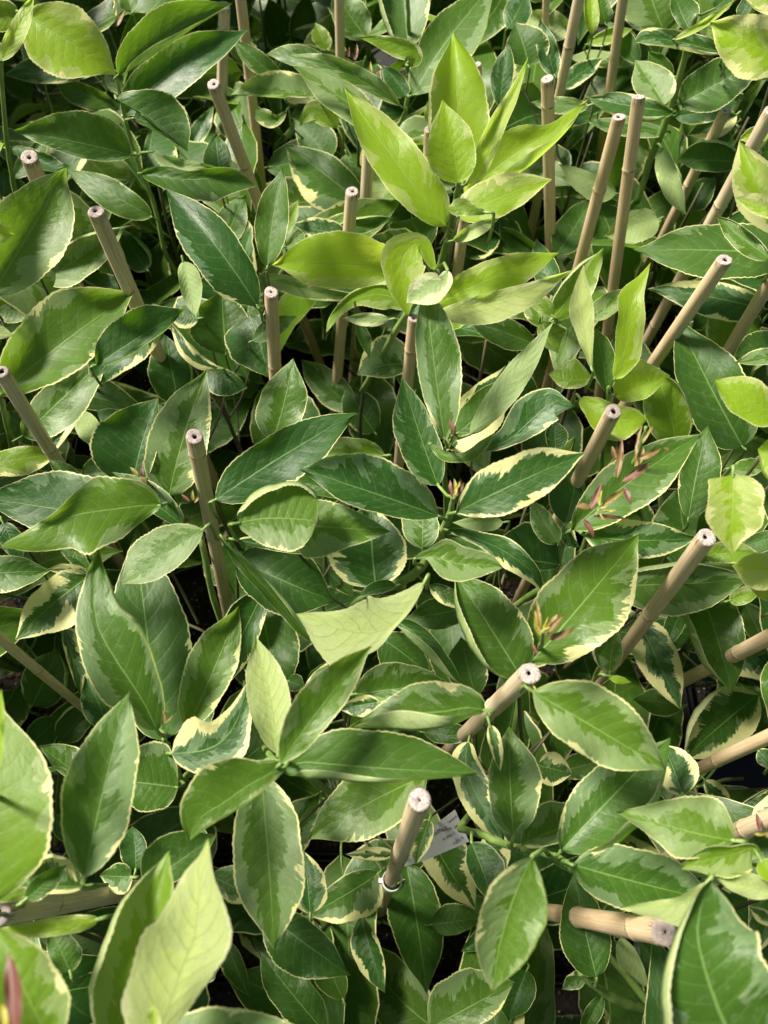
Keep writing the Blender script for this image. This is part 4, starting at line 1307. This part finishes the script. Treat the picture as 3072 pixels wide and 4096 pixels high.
for c, pl in PLANTS.items():
    rr = pl['rr']; far = pl['y'] > .42
    edge = not in_view(pl['x'], pl['y'], .5, 60)
    n = 8 if far else 4
    zt = .63 if edge else (.51 if far else .32)
    if edge: n = 20  # unseen plants outside the frame, made denser and taller to block sun
    fl = []
    for i in range(n):
        for tr_ in range(7):
            z = .20+(zt-.20)*((i+rr.random())/n)**.75 - tr_*.012
            ang = i*GA+rr.uniform(-.5, .5)+tr_*1.1; off = rr.uniform(.008, .045)
            S0 = stem_pt(pl, z)
            if z > .5: S0 = pl['top']+Vector((0, 0, z-.5))
            B = Vector((S0.x+cos(ang)*off, S0.y+sin(ang)*off, z))
            L = rr.uniform(.098, .128); pitch = rr.uniform(-.5, .75)*(1.0 if z > .35 else .5)
            Mx = Matrix.Rotation(ang+rr.uniform(-.4, .4), 4, 'Z') @ Matrix.Rotation(-pitch, 4, 'Y') @ Matrix.Rotation(rr.gauss(0, .45), 4, 'X') @ Matrix.Diagonal((L, L, L, 1))
            me, TV = rr.choice(TEMPL)
            pts = [B+(Mx @ TV[k]) for k in range(0, len(TV), 5)]
            if all(clear(p) for p in pts): break
        else: continue
        fl.append((me, B, Mx, ang))
        Q = stem_pt(pl, max(z-.03, .19)); dirv = Vector((cos(ang), sin(ang), 0))
        if z-.03 > .5: Q = S0-Vector((0, 0, .03))
        mid_ = Q.lerp(B, .6)
        pts = catmull([tuple(Q), tuple(mid_), tuple(B-dirv*.006), tuple(B+(Mx @ TV[4+9]))], 6)
        if all(clear(Vector(p)) for p in pts): pl['tubes'].add(pts, [.0013, .0012, .0011, .001, .001, .0009, .0007], 5)
    pl['filler'] = fl

# ------------------------------------------------------------------ make the plant objects
LBL = set()
PL_GROUP = 'variegated lemon plants packed in rows'
for c, pl in PLANTS.items():
    stks = used.get(c, [])
    if stks: label = 'cream-edged plant around the '+STK[stks[0]]['phrase']; label = ' '.join(label.split()[:16])
    else:
        label = 'cream-edged lemon plant filling the dense foliage between the staked ones'
        if len([1 for l in pl['leaves'] if l[5] != 'r']) >= 2:
            me_ = project(pl['top'])
            cand = sorted((math.hypot(project(s_['top'])[0]-me_[0], project(s_['top'])[1]-me_[1]), i_) for i_, s_ in enumerate(STK) if project(s_['top']))
            for _, i_ in cand:
                q_ = project(STK[i_]['top']); dx_, dy_ = me_[0]-q_[0], me_[1]-q_[1]
                where = ('right of' if dx_ > 0 else 'left of') if abs(dx_) > abs(dy_) else ('in front of' if dy_ > 0 else 'behind')
                label = ' '.join(('leafy plant '+where+' the '+STK[i_]['phrase']).split()[:16])
                if label not in LBL: break
        else: pass
    LBL.add(label)
    root = empty('lemon_plant', (pl['sx'], pl['sy'], POT_H-.012), label, 'plant', PL_GROUP)
    pl['root'] = root; rr = pl['rr']
    pts = [stem_pt(pl, POT_H-.012+((.5 if pl['y'] > .3 else .42)-POT_H)*i/9) for i in range(10)]
    topz = .5
    tb = Tubes(); tb.add([p+Vector((rr.uniform(-1, 1), rr.uniform(-1, 1), 0))*.0012 for p in pts], [.0038-.0026*i/9 for i in range(10)], 8); tb.build('stem', M_WOOD, root)
    for s in pl.get('shoots', []): s['tb'].build('shoot', M_STEM, root)
    wd_ = pl['wood'].build('branch', M_WOOD, root)
    if wd_: wd_['kind'] = 'stuff'
    tw_ = pl['tubes'].build('twig', M_STEM, root)
    if tw_: tw_['kind'] = 'stuff'
    for (V, Fc, UV, base, colr, kind) in pl['leaves']:
        o = link_mesh('leaf' if kind != 'r' else 'bud_leaf', [p-base for p in V], Fc, M_RED if kind == 'r' else M_LEAF, UV, root, loc=base-root.location)
        o.color = colr
    for (me, B, Mx, ang) in pl['filler']:
        o = bpy.data.objects.new('leaf', me); COL.objects.link(o); o.parent = root
        o.matrix_local = Matrix.Translation(B-root.location) @ Mx
        kd = rr.choice('dddnnnnvvgc') if B.z > .3 else rr.choice('dnnnnnv')  # deepest leaves take darker kinds, shade of the gaps put into colour
        a, b_, y_ = TY[kd]
        o.color = (a+rr.uniform(-.1, .1), b_+rr.uniform(-.1, .15), max(0, y_+rr.uniform(-.05, .12)), rr.random())

# ------------------------------------------------------------------ pots
def pot_mesh():
    V = []; Fc = []; n = 6
    def sq(half, z, r=.010):
        s = len(V)
        for (cx, cy, a0) in ((1, 1, 0), (-1, 1, 90), (-1, -1, 180), (1, -1, 270)):
            for k in range(3):
                th = radians(a0+45*k); V.append((cx*(half-r)+r*cos(th), cy*(half-r)+r*sin(th), z))
        return s
    rings = [sq(.038, .002), sq(.047, POT_H-.014), sq(.0505, POT_H-.013), sq(.0510, POT_H), sq(.0490, POT_H), sq(.0465, POT_H-.020)]
    for a, b in zip(rings, rings[1:]):
        for k in range(12): Fc.append((a+k, a+(k+1) % 12, b+(k+1) % 12, b+k))
    Fc.append(tuple(rings[0]+k for k in range(12))[::-1])
    me = bpy.data.meshes.new('pot_shell'); me.from_pydata(V, [], Fc); me.materials.append(M_POT); me.update()
    return me
def soil_mesh():
    rr = random.Random(5); n = 12; V = []; Fc = []
    for j in range(n+1):
        for i in range(n+1): V.append(((i/n-.5)*.092, (j/n-.5)*.092, rr.uniform(-.002, .002)))
    for j in range(n):
        for i in range(n): q = j*(n+1)+i; Fc.append((q, q+1, q+n+2, q+n+1))
    me = bpy.data.meshes.new('soil_bed'); me.from_pydata(V, [], Fc); me.materials.append(M_SOIL)
    me.polygons.foreach_set('use_smooth', [True]*len(Fc)); me.update(); return me
def bits_mesh(seed, cnt, mat, lo, hi, flat):
    rr = random.Random(seed); V = []; Fc = []
    for _ in range(cnt):
        c = Vector((rr.uniform(-.043, .043), rr.uniform(-.043, .043), rr.uniform(.0, .003))); s = rr.uniform(lo, hi); an = rr.uniform(0, 6.3)
        b0 = len(V)
        for (x, y, z) in ((1, 0, 0), (.2, .8, .1), (-1, .2, 0), (-.1, -.7, -.1), (0, 0, .9), (0, 0, -.9)):
            x *= rr.uniform(.7, 1.3); y *= rr.uniform(.7, 1.3)
            V.append((c.x+s*(x*cos(an)-y*sin(an)), c.y+s*(x*sin(an)+y*cos(an)), c.z+s*z*flat))
        for a, b in ((0, 1), (1, 2), (2, 3), (3, 0)): Fc += [(b0+a, b0+b, b0+4), (b0+b, b0+a, b0+5)]
    me = bpy.data.meshes.new('soil_bits'); me.from_pydata(V, [], Fc); me.materials.append(mat); me.update(); return me
PM, SM = pot_mesh(), soil_mesh(); BK = bits_mesh(1, 70, M_BARK, .0015, .004, .45); PE = bits_mesh(2, 26, M_PERL, .0006, .0014, .8)
for c, pl in PLANTS.items():
    root = empty('plant_pot', (pl['x'], pl['y'], 0.001), 'black square plastic nursery pot of dark soil, deep under the leaves', 'plant pot', 'black square pots under the plants')
    for nm, me, z in (('pot_shell', PM, 0), ('soil', SM, POT_H-.017), ('bark_chips', BK, POT_H-.016), ('perlite', PE, POT_H-.015)):
        o = bpy.data.objects.new(nm, me); COL.objects.link(o); o.parent = root; o.location = (0, 0, z)
        if nm in ('bark_chips', 'perlite'): o['kind'] = 'stuff'

# ------------------------------------------------------------------ the white clip on the near stake and the printed plant label
st31 = STK[31]; ax = (st31['base']-st31['top']).normalized()
cx_, cy_ = tp('E2', 940, 710)
best = min((i*.001 for i in range(10, 300)), key=lambda t: (lambda q: math.hypot(q[0]-cx_, q[1]-cy_))(project(st31['top']+ax*t)))
cc = st31['top']+ax*best
cr_ = 60/1.659*(cc-CAM).length/F
clip = empty('plant_clip', cc, 'small white plastic ring clipped loosely round the pink ended stake', 'plant clip')
a_ = ax.cross(Vector((0, 1, 0))).normalized(); b_ = ax.cross(a_)
V = []; Fc = []; n = 36
for k in range(n):
    th = 2*pi*k/n; dirk = a_*cos(th)+b_*sin(th)
    for (r, z) in ((cr_, -.0052), (cr_*1.02, 0), (cr_, .0052), (cr_*.9, .0052), (cr_*.89, 0), (cr_*.9, -.0052)): V.append(dirk*r+ax*z)
for k in range(n):
    for j in range(6): a = k*6+j; a2 = k*6+(j+1) % 6; b2 = ((k+1) % n)*6; Fc.append((a, a2, b2+(j+1) % 6, b2+j))
link_mesh('ring', V, Fc, M_CLIP, None, clip)
V = []; Fc = []
for (z0) in (-.003, .003):
    for (x, y) in ((1.0, -.25), (1.35, -.2), (1.35, .2), (1.0, .25)): V.append(a_*cr_*x*-1+b_*cr_*y+ax*z0)
Fc = [(0, 1, 2, 3), (7, 6, 5, 4), (0, 4, 5, 1), (1, 5, 6, 2), (2, 6, 7, 3), (3, 7, 4, 0)]
link_mesh('hinge', V, Fc, M_CLIP, None, clip, smooth=False)

TZ = .40
q = [at_height(*tp('D2', x, y), TZ) for x, y in ((1000, 1278), (1150, 1080), (1255, 972), (1360, 892), (1455, 1105), (1170, 1228))]
c0 = sum(q, Vector())/6
tag = empty('plant_label', c0, 'white printed plant label half hidden behind the near stake', 'plant label')
V = [p-c0 for p in q]+[p-c0-Vector((0, 0, .0006)) for p in q]
Fc = [(0, 1, 2, 3, 4, 5)[::-1], tuple(range(6, 12))]+[(i, (i+1) % 6, (i+1) % 6+6, i+6) for i in range(6)]
link_mesh('card', V, Fc, M_TAG, None, tag, smooth=False)
for (txt, x, y, x2, y2) in (('a light', 1408, 1068, 1332, 1122), ('r has a', 1352, 1038, 1262, 1095), ('n oggdras', 1300, 1000, 1185, 1068), ('year. www', 1405, 985, 1290, 1020), ('www.', 1368, 925, 1322, 965), ('in', 1200, 1100, 1184, 1120)):
    P0 = at_height(*tp('D2', x, y), TZ+.0006); P1 = at_height(*tp('D2', x2, y2), TZ+.0006)
    tc = bpy.data.curves.new('print', 'FONT'); tc.body = txt; tc.size = 30/1.659*(P0-CAM).length/F; tc.extrude = 0
    tc.materials.append(M_INK)
    to = bpy.data.objects.new('print_text', tc); pm = bpy.data.meshes.new_from_object(to); bpy.data.objects.remove(to)
    o = bpy.data.objects.new('print', pm); COL.objects.link(o); o.parent = tag
    ang = math.atan2(P1.y-P0.y, P1.x-P0.x)
    o.location = P0-c0; o.rotation_euler = (0, 0, ang)
print('plants', len(PLANTS), 'hero', len(LEAVES), 'objects', len(bpy.data.objects), 'filler', sum(len(p['filler']) for p in PLANTS.values()))
